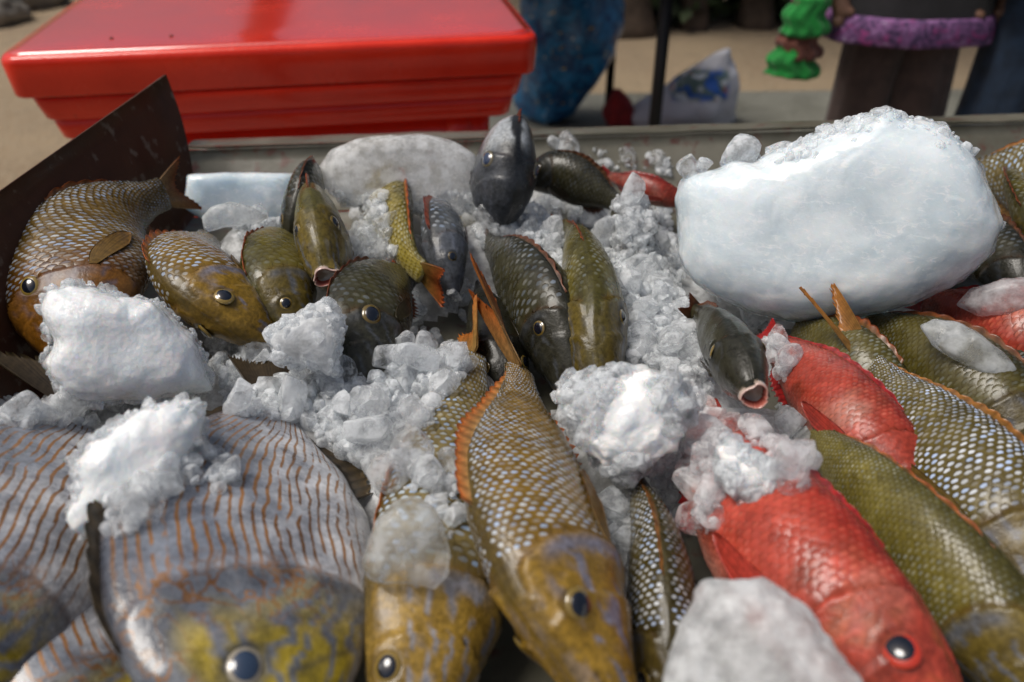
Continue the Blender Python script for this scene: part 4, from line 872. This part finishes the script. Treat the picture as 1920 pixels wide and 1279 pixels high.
fish('emperor_fish', 'dark olive fish dotted with rows of white spots, tail raised', [(2080, 1270, .858), (1955, 1100, .878), (1835, 945, .888), (1735, 820, .886), (1660, 728, .882), (1618, 668, .880)],
     (.6, .35, .68), .050, .030, 'emperor', 'dotted', 1.5, (54, 18), tail=dict(len=.095, spread=.019, fork=.7, dir=(1553, 545, .925), up=(.72, .45, .12), bend=.012), dorsal=dict(h=.012, t0=.3, t1=.98, lean=.7, spines=16), eye=.009, seed=26)
fish('olive_fish', 'dim olive fish with orange fin just under the ice block', [(1690, 820, .835), (1620, 720, .858), (1560, 655, .862), (1490, 615, .852)],
     (.3, .4, .85), .040, .026, 'slim', 'olive', 1.0, (38, 12), tail=False, dorsal=dict(h=.010, t0=.3, t1=1, lean=.3), eye=.007, seed=27, dark=.75)
fish('olive_fish', 'dark green fish with a thin red fin behind the dotted one', [(2000, 920, .85), (1890, 800, .866), (1780, 700, .874), (1690, 635, .872), (1620, 605, .86)],
     (.4, .45, .8), .046, .03, 'slim', 'olive', 1.2, (46, 14), tail=False, dorsal=dict(h=.010, t0=.3, t1=1, lean=.4), eye=.007, seed=28, dark=.55)
fish('dark_fish', 'dark fish beneath the long clear ice piece at right', [(2040, 830, .84), (1940, 760, .854), (1840, 690, .858), (1760, 640, .85)],
     (.35, .45, .8), .040, .026, 'slim', 'dark', 1.0, (38, 12), tail=False, dorsal=dict(h=.008), eye=.007, seed=29)
fish('red_fish', 'red fish at the right edge beside the long clear ice piece', [(2140, 780, .86), (2010, 700, .876), (1905, 640, .882), (1810, 590, .878), (1735, 562, .868)],
     (.3, .3, .85), .046, .032, 'slim', 'red', 1.2, (42, 14), tail=dict(len=.03, spread=.018, dir=(1700, 545, .868)), dorsal=dict(h=.012, t0=.3, t1=.9, lean=.2), eye=.009, seed=30, iris=RI, dark=.8)
fish('emperor_fish', 'silver blue scaled fish behind the ice block at upper right', [(2130, 470, .872), (2050, 400, .895), (1950, 345, .905), (1860, 325, .9), (1800, 335, .885)],
     (-.1, .4, .9), .068, .036, 'emperor', 'pale', 1.1, (30, 12), tail=False, dorsal=dict(h=.010, lean=.2), eye=.009, seed=31, dark=.8)
fish('olive_fish', 'brown finned fish crossing the silver blue one at right edge', [(1985, 520, .872), (1955, 440, .9), (1925, 370, .91), (1895, 315, .905)],
     (-.8, -.2, .5), .034, .02, 'slim', 'olive', .9, (26, 9), tail=dict(len=.03, spread=.014), dorsal=dict(h=.012, lean=.2), eye=.007, seed=32, dark=.7)
fish('dark_fish', 'blackish green fish right of the big ice block', [(1960, 620, .84), (1900, 540, .865), (1850, 470, .872), (1800, 410, .862)],
     (.2, .1, 1), .042, .03, 'slim', 'dark', 1.0, (34, 11), tail=False, dorsal=dict(h=.008), eye=.007, seed=33)
fish('dark_fish', 'dark fish under the big ice block next to red tail', [(1900, 700, .825), (1830, 610, .842), (1770, 550, .845), (1710, 500, .835)],
     (.2, .1, 1), .036, .028, 'slim', 'dark', .9, None, tail=False, dorsal=False, eye=.007, seed=34)
fish('olive_fish', 'fish at right edge showing only a yellow forked tail', [(2160, 850, .862), (2080, 790, .88), (2000, 740, .888), (1935, 708, .886)],
     (-.2, .3, .9), .036, .024, 'slim', 'olive', .9, (26, 9), tail=dict(len=.05, spread=.020, fork=.7, dir=(1850, 672, .895), up=(-.2, -.4, .7)), dorsal=dict(h=.008), eye=.007, seed=35, dark=1.3)

# ------------------------------------------------------------------ ice
def chunk(label, poly, dep, thick, mat, name='ice_chunk', sub=5, rough=.006, fine=.0015, seed=0, ridge=0.0, pw=.55, group=None, rim=.9, shrink=1.0):
    """a solid lump whose outline, seen square on, is poly (pixels) at the given distance; thickness in metres"""
    A = np.array(poly, float); A = np.concatenate([A[i] + (A[(i + 1) % len(A)] - A[i]) * np.linspace(0, 1, 12, endpoint=False)[:, None] for i in range(len(A))]); cpx = (A.min(0) + A.max(0)) / 2; cen = D(cpx[0], cpx[1], dep)
    pr = (A - cpx) * dep / FPX * shrink; ang = np.arctan2(-pr[:, 1], pr[:, 0]); rad = np.hypot(pr[:, 0], pr[:, 1]); o_ = np.argsort(ang); ang, rad = ang[o_], rad[o_]
    ga = np.linspace(-math.pi, math.pi, 361)[:-1]; gr = np.interp(ga, np.concatenate([ang - 2 * math.pi, ang, ang + 2 * math.pi]), np.tile(rad, 3)); kr = np.hanning(9); kr /= kr.sum(); gr = np.convolve(np.concatenate([gr[-4:], gr, gr[:4]]), kr, 'valid'); ang, rad = ga, gr
    ang3 = np.concatenate([ang - 2 * math.pi, ang, ang + 2 * math.pi]); rad3 = np.tile(rad, 3)
    V, F = ico(sub); a = np.arctan2(V[:, 1], V[:, 0]); R = np.interp(a, ang3, rad3); rho = np.hypot(V[:, 0], V[:, 1])
    rr = R * rho ** pw; zz = np.sign(V[:, 2]) * np.abs(V[:, 2]) ** .8 * thick / 2
    L_ = np.stack([rr * np.cos(a), rr * np.sin(a), zz], -1)
    nn = nrm(L_ / np.array([R.mean() ** 2, R.mean() ** 2, (thick / 2) ** 2]))
    d = (fbm(L_ + seed, 28, 3, seed) - .5) * 2 * rough + (fbm(L_ + seed, 160, 3, seed + 3) - .5) * 2 * fine
    if ridge: d += ridge * np.maximum(0, noise(L_ + seed, 75, seed + 9) - .55) * sst(.55, .95, rho)
    L_ = L_ + nn * d[:, None]
    bk = nrm(-ray(*cpx)); rt = nrm(np.cross(UPV, bk)); u_ = np.cross(bk, rt)
    V = cen + L_[:, :1] * rt + L_[:, 1:2] * u_ + L_[:, 2:] * bk
    PILE.append((V, F, 2)); rimv = np.clip(sst(.86, .99, rho) * (.35 + 1.1 * sst(.4, .6, noise(L_ + seed, 60, seed + 2))) * rim, 0, 1); o = build(name, V, [F], mat, cols={'rim': np.repeat(rimv[:, None], 3, 1)}); CH[label] = (o, V, nn[:, :1] * rt + nn[:, 1:2] * u_ + nn[:, 2:] * bk, rho); return tag(o, label, 'ice', group)
CH = {}
def zdep(px, py, z): return (z - CAM_Z) / ray(px, py)[2]
BLOCK = chunk('huge white ice block with a knobbly top edge', [(1268, 345), (1275, 315), (1300, 302), (1345, 303), (1370, 285), (1395, 285), (1410, 300), (1440, 280), (1465, 272), (1500, 268), (1545, 240), (1600, 232), (1635, 228), (1655, 210), (1680, 232), (1720, 240), (1760, 270), (1790, 300), (1810, 330), (1832, 390), (1842, 430), (1825, 490), (1780, 535), (1700, 580), (1600, 604), (1500, 608), (1420, 595), (1340, 560), (1290, 520), (1268, 470), (1262, 410)],
      zdep(1550, 440, .93), .17, M['ice_block'], 'ice_block', 6, .0034, .0009, 1, .006, .36, shrink=.955)
chunk('chalky white ice lump on the left, wedge shaped', [(97, 580), (108, 545), (150, 538), (200, 545), (240, 565), (280, 563), (310, 585), (345, 620), (365, 650), (380, 700), (385, 735), (330, 745), (270, 752), (200, 748), (150, 740), (120, 715), (105, 680), (115, 640)],
      zdep(240, 650, .915), .10, M['ice_white'], 'ice_chunk', 6, .006, .0014, 2, .01, .45)
chunk('long white ice lump lying across the striped fish', [(215, 805), (260, 775), (310, 757), (350, 755), (378, 785), (370, 830), (335, 880), (290, 930), (235, 965), (190, 990), (150, 985), (143, 955), (165, 900), (160, 860)],
      zdep(260, 880, .925), .06, M['ice_white'], 'ice_chunk', 6, .005, .0016, 3, .01, .5)
chunk('small pointed crystalline ice chunk beside the brown fish', [(512, 640), (515, 620), (545, 600), (580, 575), (610, 570), (640, 590), (648, 620), (640, 660), (630, 700), (590, 690), (545, 690), (520, 675)],
      zdep(580, 640, .915), .055, M['ice_milky'], 'ice_chunk', 5, .007, .003, 4, .02, .5)
chunk('rounded translucent ice lump at the back beside the slate fish', [(602, 320), (625, 285), (670, 265), (730, 258), (790, 253), (850, 262), (890, 285), (902, 320), (900, 365), (880, 392), (820, 395), (740, 392), (660, 385), (615, 360)],
      zdep(755, 330, .905), .09, M['ice_milky'], 'ice_chunk', 5, .0025, .001, 5, .0, .35)
chunk('smooth grey translucent ice lump over the yellow head', [(690, 1010), (705, 975), (740, 945), (775, 935), (810, 950), (832, 985), (842, 1030), (838, 1075), (815, 1105), (770, 1095), (720, 1092), (690, 1080), (680, 1050)],
      zdep(765, 1020, .915), .032, M['ice_grey'], 'ice_chunk', 5, .003, .0008, 6, .0, .45)
chunk('granular ice slab in the front touching the scarlet fish', [(1255, 1250), (1285, 1180), (1320, 1112), (1350, 1105), (1420, 1103), (1470, 1120), (1510, 1150), (1560, 1210), (1610, 1270), (1640, 1330), (1560, 1380), (1400, 1390), (1290, 1370), (1250, 1300)],
      zdep(1420, 1240, .93), .045, M['ice_slab'], 'ice_chunk', 6, .004, .0022, 7, .006, .4)
chunk('heap of frosty white ice below the diving olive fish', [(1045, 740), (1080, 715), (1130, 700), (1180, 695), (1215, 690), (1260, 710), (1290, 745), (1290, 790), (1262, 840), (1225, 870), (1170, 895), (1130, 880), (1090, 840), (1060, 790)],
      zdep(1170, 790, .908), .06, M['ice_white'], 'ice_chunk', 6, .009, .003, 8, .02, .55)
chunk('frosty ice clump melting on the scarlet fish', [(1345, 850), (1365, 822), (1400, 832), (1425, 850), (1455, 865), (1458, 895), (1440, 925), (1405, 938), (1370, 925), (1348, 890)],
      zdep(1400, 880, .928), .03, M['ice_white'], 'ice_chunk', 5, .007, .003, 9, .01, .55)
chunk('long clear ice piece lying on dark fish at right', [(1732, 610), (1760, 597), (1800, 605), (1840, 630), (1875, 660), (1898, 695), (1888, 720), (1850, 712), (1810, 685), (1760, 650)],
      zdep(1815, 655, .91), .03, M['ice_grey'], 'ice_chunk', 5, .003, .001, 10, 0, .5)
chunk('grey ice piece at the right edge above the red fish', [(1808, 570), (1830, 540), (1880, 522), (1930, 520), (1960, 545), (1940, 580), (1890, 597), (1840, 592)],
      zdep(1880, 560, .915), .04, M['ice_grey'], 'ice_chunk', 5, .004, .001, 11, 0, .5)
chunk('flat white slab against the back wall of the tray', [(352, 395), (358, 335), (420, 326), (490, 322), (548, 320), (556, 360), (545, 420), (480, 430), (400, 425)],
      zdep(455, 375, .872), .05, M['ice_block'], 'ice_chunk', 5, .002, .0006, 12, 0, .3)  # white slab standing in for a flat whitish area of the tray
chunk('lumpy grey ice lying on the flat white slab', [(382, 410), (400, 392), (430, 380), (470, 385), (500, 405), (480, 415), (440, 422), (410, 430), (390, 440)],
      zdep(440, 410, .90), .02, M['ice_grey'], 'ice_chunk', 4, .004, .001, 13, 0, .5)

# ------------------------------------------------------------------ bed of crushed ice under the fish
BX, BY = np.meshgrid(np.linspace(-.45, 1.2, 150), np.linspace(.18, 1.05, 100), indexing='ij')
bz = np.full(BX.shape, TB + .012)
for px_, py_, z_, sx_, sy_ in ((640, 740, .868, .10, .07), (760, 700, .872, .09, .08), (700, 450, .872, .08, .07), (960, 430, .868, .10, .06), (1130, 480, .862, .10, .08), (1230, 600, .872, .07, .12), (1200, 780, .868, .07, .06), (800, 880, .850, .06, .06), (420, 700, .856, .07, .05), (1400, 800, .86, .06, .05), (470, 430, .86, .05, .05), (1560, 480, .86, .16, .07), (240, 700, .858, .09, .06), (1150, 1000, .845, .03, .05)):
    q = W(px_, py_, z_); bz = np.maximum(bz, TB + .012 + (z_ - TB - .012) * np.exp(-((BX - q[0]) / sx_) ** 4 - ((BY - q[1]) / sy_) ** 4))
BP = np.stack([BX, BY, bz], -1); BP[..., 2] += (fbm(BP * [1, 1, 0], 70, 3, 2) - .5) * .016 * sst(TB + .02, TB + .05, bz)
bq = gridfaces(150, 100)[:, ::-1]; bq = bq[(bz.ravel()[bq] > TB + .018).any(1)]
o = build('ice_bed', BP.reshape(-1, 3), [bq], M['ice_milky']); tag(o, 'packed crushed ice bed beneath the fish', 'ice', kind='stuff'); PILE.append((BP.reshape(-1, 3), bq, 0))

off = 0; AV, AF, AK = [], [], []
for V, F, kd in PILE:
    AV.append(V); AK += [kd] * len(F); AF += [tuple(int(i) + off for i in f) for f in F]; off += len(V)
BVH = BVHTree.FromPolygons([tuple(v) for v in np.vstack(AV)], AF)
def hit(px, py):
    r = ray(px, py); r = r / np.linalg.norm(r); h = BVH.ray_cast(Vector(CAMP), Vector(r)); return (None, None) if h[0] is None or AK[h[2]] else (np.array(h[0]), np.array(h[1]))

# nugget shapes: sphere cut by random planes, then softened as if melting
def nugget(seed, sub=3, cuts=15, nz=.10):
    r = np.random.default_rng(seed); V, F = ico(sub); V = V.copy()
    for _ in range(cuts):
        n_ = nrm(r.normal(size=3)); d = r.uniform(.48, .78); k_ = V @ n_; V = V - np.maximum(0, k_ - d)[:, None] * n_ * .97
    V = V * r.uniform(.8, 1.35, 3) * 1.18; V = V + nrm(V) * ((fbm(V + seed, 4.5, 3, seed) - .5) * nz)[:, None]
    return V, F
VAR = [nugget(200 + i) for i in range(14)]; VARS = [nugget(300 + i, 2, 14, .05) for i in range(10)]
NM = {}
def nug_mesh(i, mat):
    if (i, mat) not in NM:
        V, F = VAR[i]; me = mesh_np('ice_nugget', V, [F]); me.set_sharp_from_angle(angle=math.radians(24)); me.materials.append(M[mat]); NM[(i, mat)] = me
    return NM[(i, mat)]
def inpoly(P, x, y):
    c = False; j = len(P) - 1
    for i in range(len(P)):
        if (P[i][1] > y) != (P[j][1] > y) and x < (P[j][0] - P[i][0]) * (y - P[i][1]) / (P[j][1] - P[i][1]) + P[i][0]: c = not c
        j = i
    return c
# zone: polygon in the photograph, nuggets one by one, loose small bits, size range, label
ZONES = [
 ([(395, 650), (520, 650), (640, 715), (735, 700), (770, 620), (860, 655), (880, 690), (830, 750), (790, 800), (720, 880), (650, 868), (580, 800), (430, 775)], 62, 330, (.009, .019), 'clear ice nugget in the heap between the striped and brown fish'),
 ([(655, 385), (720, 380), (740, 470), (760, 540), (800, 590), (740, 640), (690, 520), (660, 470)], 22, 120, (.009, .017), 'clear ice nugget around the yellow green tail'),
 ([(880, 380), (1000, 375), (1060, 430), (1050, 560), (1010, 480), (900, 470)], 26, 130, (.009, .018), 'clear ice nugget behind the slate black fish'),
 ([(1010, 370), (1250, 370), (1270, 440), (1280, 560), (1300, 640), (1310, 740), (1270, 760), (1180, 690), (1165, 560), (1120, 480), (1060, 430)], 70, 420, (.009, .019), 'clear ice nugget in the heap left of the big ice block'),
 ([(1290, 780), (1400, 760), (1490, 760), (1520, 870), (1500, 930), (1400, 850), (1340, 930), (1350, 1000), (1280, 1000), (1280, 880)], 30, 40, (.009, .017), 'clear ice nugget resting on the scarlet fish'),
 ([(0, 745), (110, 755), (125, 800), (0, 800)], 8, 10, (.009, .015), 'clear ice nugget at the left edge on the striped fish'),
 ([(640, 830), (760, 820), (800, 880), (880, 900), (880, 1000), (850, 1010), (760, 930), (690, 900)], 14, 20, (.010, .018), 'wet ice nugget on the pale bluish fish'),
 ([(1110, 940), (1180, 930), (1185, 1070), (1140, 1060)], 7, 6, (.011, .017), 'wet ice nugget between the golden and slender fish'),
 ([(1220, 890), (1262, 885), (1275, 990), (1230, 960)], 4, 5, (.011, .015), 'ice nugget left of the scarlet fish'),
 ([(210, 900), (330, 850), (390, 850), (450, 890), (430, 925), (340, 905), (250, 1000), (205, 1010)], 12, 25, (.009, .015), 'grey ice nugget beside the long white lump'),
 ([(1285, 620), (1330, 650), (1330, 740), (1290, 730)], 5, 12, (.010, .017), 'ice nugget left of the gaping green fish'),
 ([(1400, 600), (1450, 610), (1480, 720), (1440, 740), (1430, 660)], 8, 12, (.011, .019), 'ice nugget right of the gaping green fish'),
 ([(440, 410), (540, 400), (545, 470), (460, 465)], 6, 40, (.010, .016), 'ice nugget in front of the flat white slab'),
 ([(110, 740), (380, 745), (240, 830), (150, 800)], 10, 40, (.009, .017), 'ice nugget below the wedge shaped white lump'),
 ([(1020, 270), (1260, 300), (1260, 340), (1090, 320)], 6, 10, (.010, .018), 'ice nugget melting against the back wall of the tray'),
 ([(820, 560), (900, 540), (960, 640), (930, 690), (880, 620)], 5, 14, (.008, .014), 'ice nugget beside the raised golden tail'),
]
LAND = [(445, 690, 'the yellow jawed golden fish'), (400, 760, 'the wedge shaped white lump'), (580, 735, 'the small pointed chunk'), (690, 740, 'the ring eyed brown fish'), (640, 800, 'the near striped fish'), (800, 690, 'the tail of the pale bluish fish'), (760, 800, 'the flank of the pale bluish fish'),
 (690, 420, 'the round translucent lump'), (720, 480, 'the yellow green fish'), (760, 590, 'the notched yellow tail'), (860, 590, 'the raised golden tail'), (930, 400, 'the rearing slate fish'), (1000, 450, 'the wet slate black fish'), (1050, 390, 'the blackish fish at the back'),
 (1130, 440, 'the top of the diving olive fish'), (1200, 390, 'the small dark brown fish'), (1240, 470, 'the left face of the huge block'), (1200, 560, 'the flank of the diving olive fish'), (1270, 560, 'the lower left corner of the huge block'), (1210, 650, 'the top of the frosty heap'), (1290, 690, 'the right side of the frosty heap'),
 (1310, 650, 'the gaping green fish on its left'), (1450, 680, 'the gaping green fish on its right'), (1310, 800, 'the scarlet tail end'), (1400, 780, 'the pink gaping mouth'), (1480, 820, 'the mustard olive fish'), (1320, 930, 'the scarlet belly'), (1480, 900, 'the clump on the scarlet fish'),
 (50, 770, 'the striped fish at the left edge'), (680, 880, 'the white belly of the striped fish'), (830, 930, 'the smooth grey lump'), (1150, 1000, 'the slender speckled fish'), (1245, 930, 'the slender speckled tail'), (390, 890, 'the back of the near striped fish'), (260, 940, 'the long white lump'), (500, 430, 'the flat white slab'), (220, 780, 'the gap under the wedge shaped lump'), (1140, 310, 'the back wall of the tray'), (920, 620, 'the buried brown black fish')]
ORD = ['first', 'second', 'third', 'fourth', 'fifth', 'sixth', 'seventh', 'eighth', 'ninth', 'tenth', 'eleventh', 'twelfth', 'thirteenth', 'fourteenth', 'fifteenth', 'sixteenth', 'seventeenth', 'eighteenth']
NUGS = {}
def lay_nugget(x, y, r, q, h, up_=.42):
    p = h + np.array([0, 0, r * up_]); clear = q.random() < .66
    o = bpy.data.objects.new('ice_nugget', nug_mesh(q.randrange(14), 'nug_clear' if clear else 'nug_milky')); COL.objects.link(o)
    o.location = tuple(p); o.rotation_euler = (q.uniform(0, 6.3), q.uniform(0, 6.3), q.uniform(0, 6.3)); o.scale = (r, r, r)
    ld = min(LAND, key=lambda l: (l[0] - x) ** 2 + (l[1] - y) ** 2)[2]
    NUGS.setdefault((ld, 'clear' if clear else 'cloudy'), []).append((x, o))
bits_V, bits_F, boff = [], [], 0
KEEP = [[(1340, 600), (1440, 690), (1465, 800), (1380, 825), (1350, 790), (1290, 600)], [(560, 330), (665, 330), (665, 545), (560, 545)], [(890, 200), (1010, 200), (1010, 372), (890, 372)], [(640, 580), (720, 580), (720, 660), (640, 660)]]   # faces left free of ice
for zi, (poly, nbig, nsmall, (r0, r1), lab) in enumerate(ZONES):
    q = random.Random(500 + zi); xs = [p[0] for p in poly]; ys = [p[1] for p in poly]; placed = []
    r0, r1 = r0 * .72, r1 * .88; nbig = int(nbig * 1.05); nsmall = int(nsmall * 4.2)
    def sample():
        while True:
            x, y = q.uniform(min(xs), max(xs)), q.uniform(min(ys), max(ys))
            if inpoly(poly, x, y): return x, y
    tries = 0; cnt = 0
    while cnt < nbig and tries < nbig * 14:
        tries += 1; x, y = sample(); h, n_ = hit(x, y)
        if h is None or any(inpoly(kp, x, y) for kp in KEEP): continue
        r = r0 + (r1 - r0) * q.random() ** 1.2
        if h[1] > 1.0: r *= 1.2
        p = h + np.array([0, 0, r * .42])
        if any(np.linalg.norm(p - pp) < (r + rr) * .66 for pp, rr in placed):
            p = p + np.array([0, 0, r * .8])
            if any(np.linalg.norm(p - pp) < (r + rr) * .6 for pp, rr in placed): continue
        placed.append((p, r)); cnt += 1; lay_nugget(x, y, r, q, p - np.array([0, 0, r * .42]))
    for _ in range(nsmall):
        x, y = sample(); h, n_ = hit(x, y)
        if h is None or any(inpoly(kp, x, y) for kp in KEEP): continue
        r = (r0 * .28 + (r0 * .9) * q.random() ** 2.2); p = h + np.array([0, 0, r * q.choice((.2, .4, .9, 1.3))])
        V, F = VARS[q.randrange(10)]; R = np.array(Matrix.Rotation(q.uniform(0, 6.3), 3, Vector((q.gauss(0, 1), q.gauss(0, 1), q.gauss(0, 1))).normalized()))
        bits_V.append(V @ R.T * r + p); bits_F.append(F + boff); boff += len(V)
for (ld, kd), lst in NUGS.items():
    lst.sort(key=lambda e_: e_[0])
    for i_, (x, o) in enumerate(lst):
        tag(o, ('only %s ice nugget beside %s' % (kd, ld)) if len(lst) == 1 else '%s %s ice nugget from left beside %s' % (ORD[min(i_, 17)], kd, ld), 'ice', 'crushed ice nuggets')
o = build('ice_crumbs', np.vstack(bits_V), [np.vstack(bits_F)], M['ice_bits']); o.data.set_sharp_from_angle(angle=math.radians(28)); tag(o, 'loose fine crumbs of crushed ice over the fish', 'ice', kind='stuff')
# clear knobs frozen onto the top edge of the big block
q = random.Random(77); bo = np.array(BLOCK.location)
for px_, py_, r in [(1285, 318, .013), (1310, 308, .010), (1385, 293, .017), (1402, 300, .011), (1462, 280, .013), (1440, 286, .009), (1500, 274, .010), (1545, 248, .012), (1585, 240, .013), (1620, 236, .011), (1655, 224, .019), (1690, 238, .012), (1740, 262, .012), (1770, 285, .013), (1795, 312, .011), (1815, 345, .010), (1830, 400, .010), (1838, 440, .008)]:
    p = D(1552 + (px_ - 1552) * .96, 409 + (py_ - 409) * .96 - 2, zdep(1550, 440, .93) - .004); V, F = VAR[q.randrange(14)]
    R = np.array(Matrix.Rotation(q.uniform(0, 6.3), 3, Vector((q.gauss(0, 1), q.gauss(0, 1), q.gauss(0, 1))).normalized()))
    build('clear_knob', V @ R.T * r + p, [F], M['ice_bits'], BLOCK)

# frosty crust of small shards frozen onto the lumps
def crust(label, count, r0, r1, keep, mat='ice_bits', seed=0, sink=.35):
    o, V, N, rho = CH[label]; q = np.random.default_rng(seed); wgt = keep(V, N, rho).astype(float); wgt /= wgt.sum()
    VV, FF, off = [], [], 0
    for i in q.choice(len(V), count, p=wgt):
        r = r0 + (r1 - r0) * q.random() ** 2; v, f = VARS[q.integers(10)]
        R = np.array(Matrix.Rotation(q.uniform(0, 6.3), 3, Vector(q.normal(size=3)).normalized())); VV.append(v @ R.T * r + V[i] - N[i] * r * sink); FF.append(f + off); off += len(v)
    c = build('frost_crust', np.vstack(VV), [np.vstack(FF)], M[mat], o); c.data.set_sharp_from_angle(angle=math.radians(28)); c['kind'] = 'stuff'
crust('huge white ice block with a knobbly top edge', 190, .002, .007, lambda V, N, rho: sst(.55, .95, N[:, 2]) * (noise(V, 30, 5) > .40) + .012 * (rho > .93), seed=1)
crust('heap of frosty white ice below the diving olive fish', 360, .003, .011, lambda V, N, rho: (N[:, 1] < .5) * (noise(V, 45, 6) > .45) * 1.0, seed=2, sink=.2)
crust('frosty ice clump melting on the scarlet fish', 160, .003, .008, lambda V, N, rho: (N[:, 1] < .5) * 1.0, seed=3)
crust('long white ice lump lying across the striped fish', 200, .002, .006, lambda V, N, rho: (rho > .8) * 1.0, seed=4, sink=-.1)
crust('chalky white ice lump on the left, wedge shaped', 200, .002, .006, lambda V, N, rho: (rho > .9) * 1.0, seed=5, sink=-.1)
crust('small pointed crystalline ice chunk beside the brown fish', 150, .003, .008, lambda V, N, rho: (N[:, 1] < .6) * 1.0, seed=6)
crust('rounded translucent ice lump at the back beside the slate fish', 160, .004, .012, lambda V, N, rho: (V[:, 2] < .905) * (rho > .3) * 1.0, seed=8)
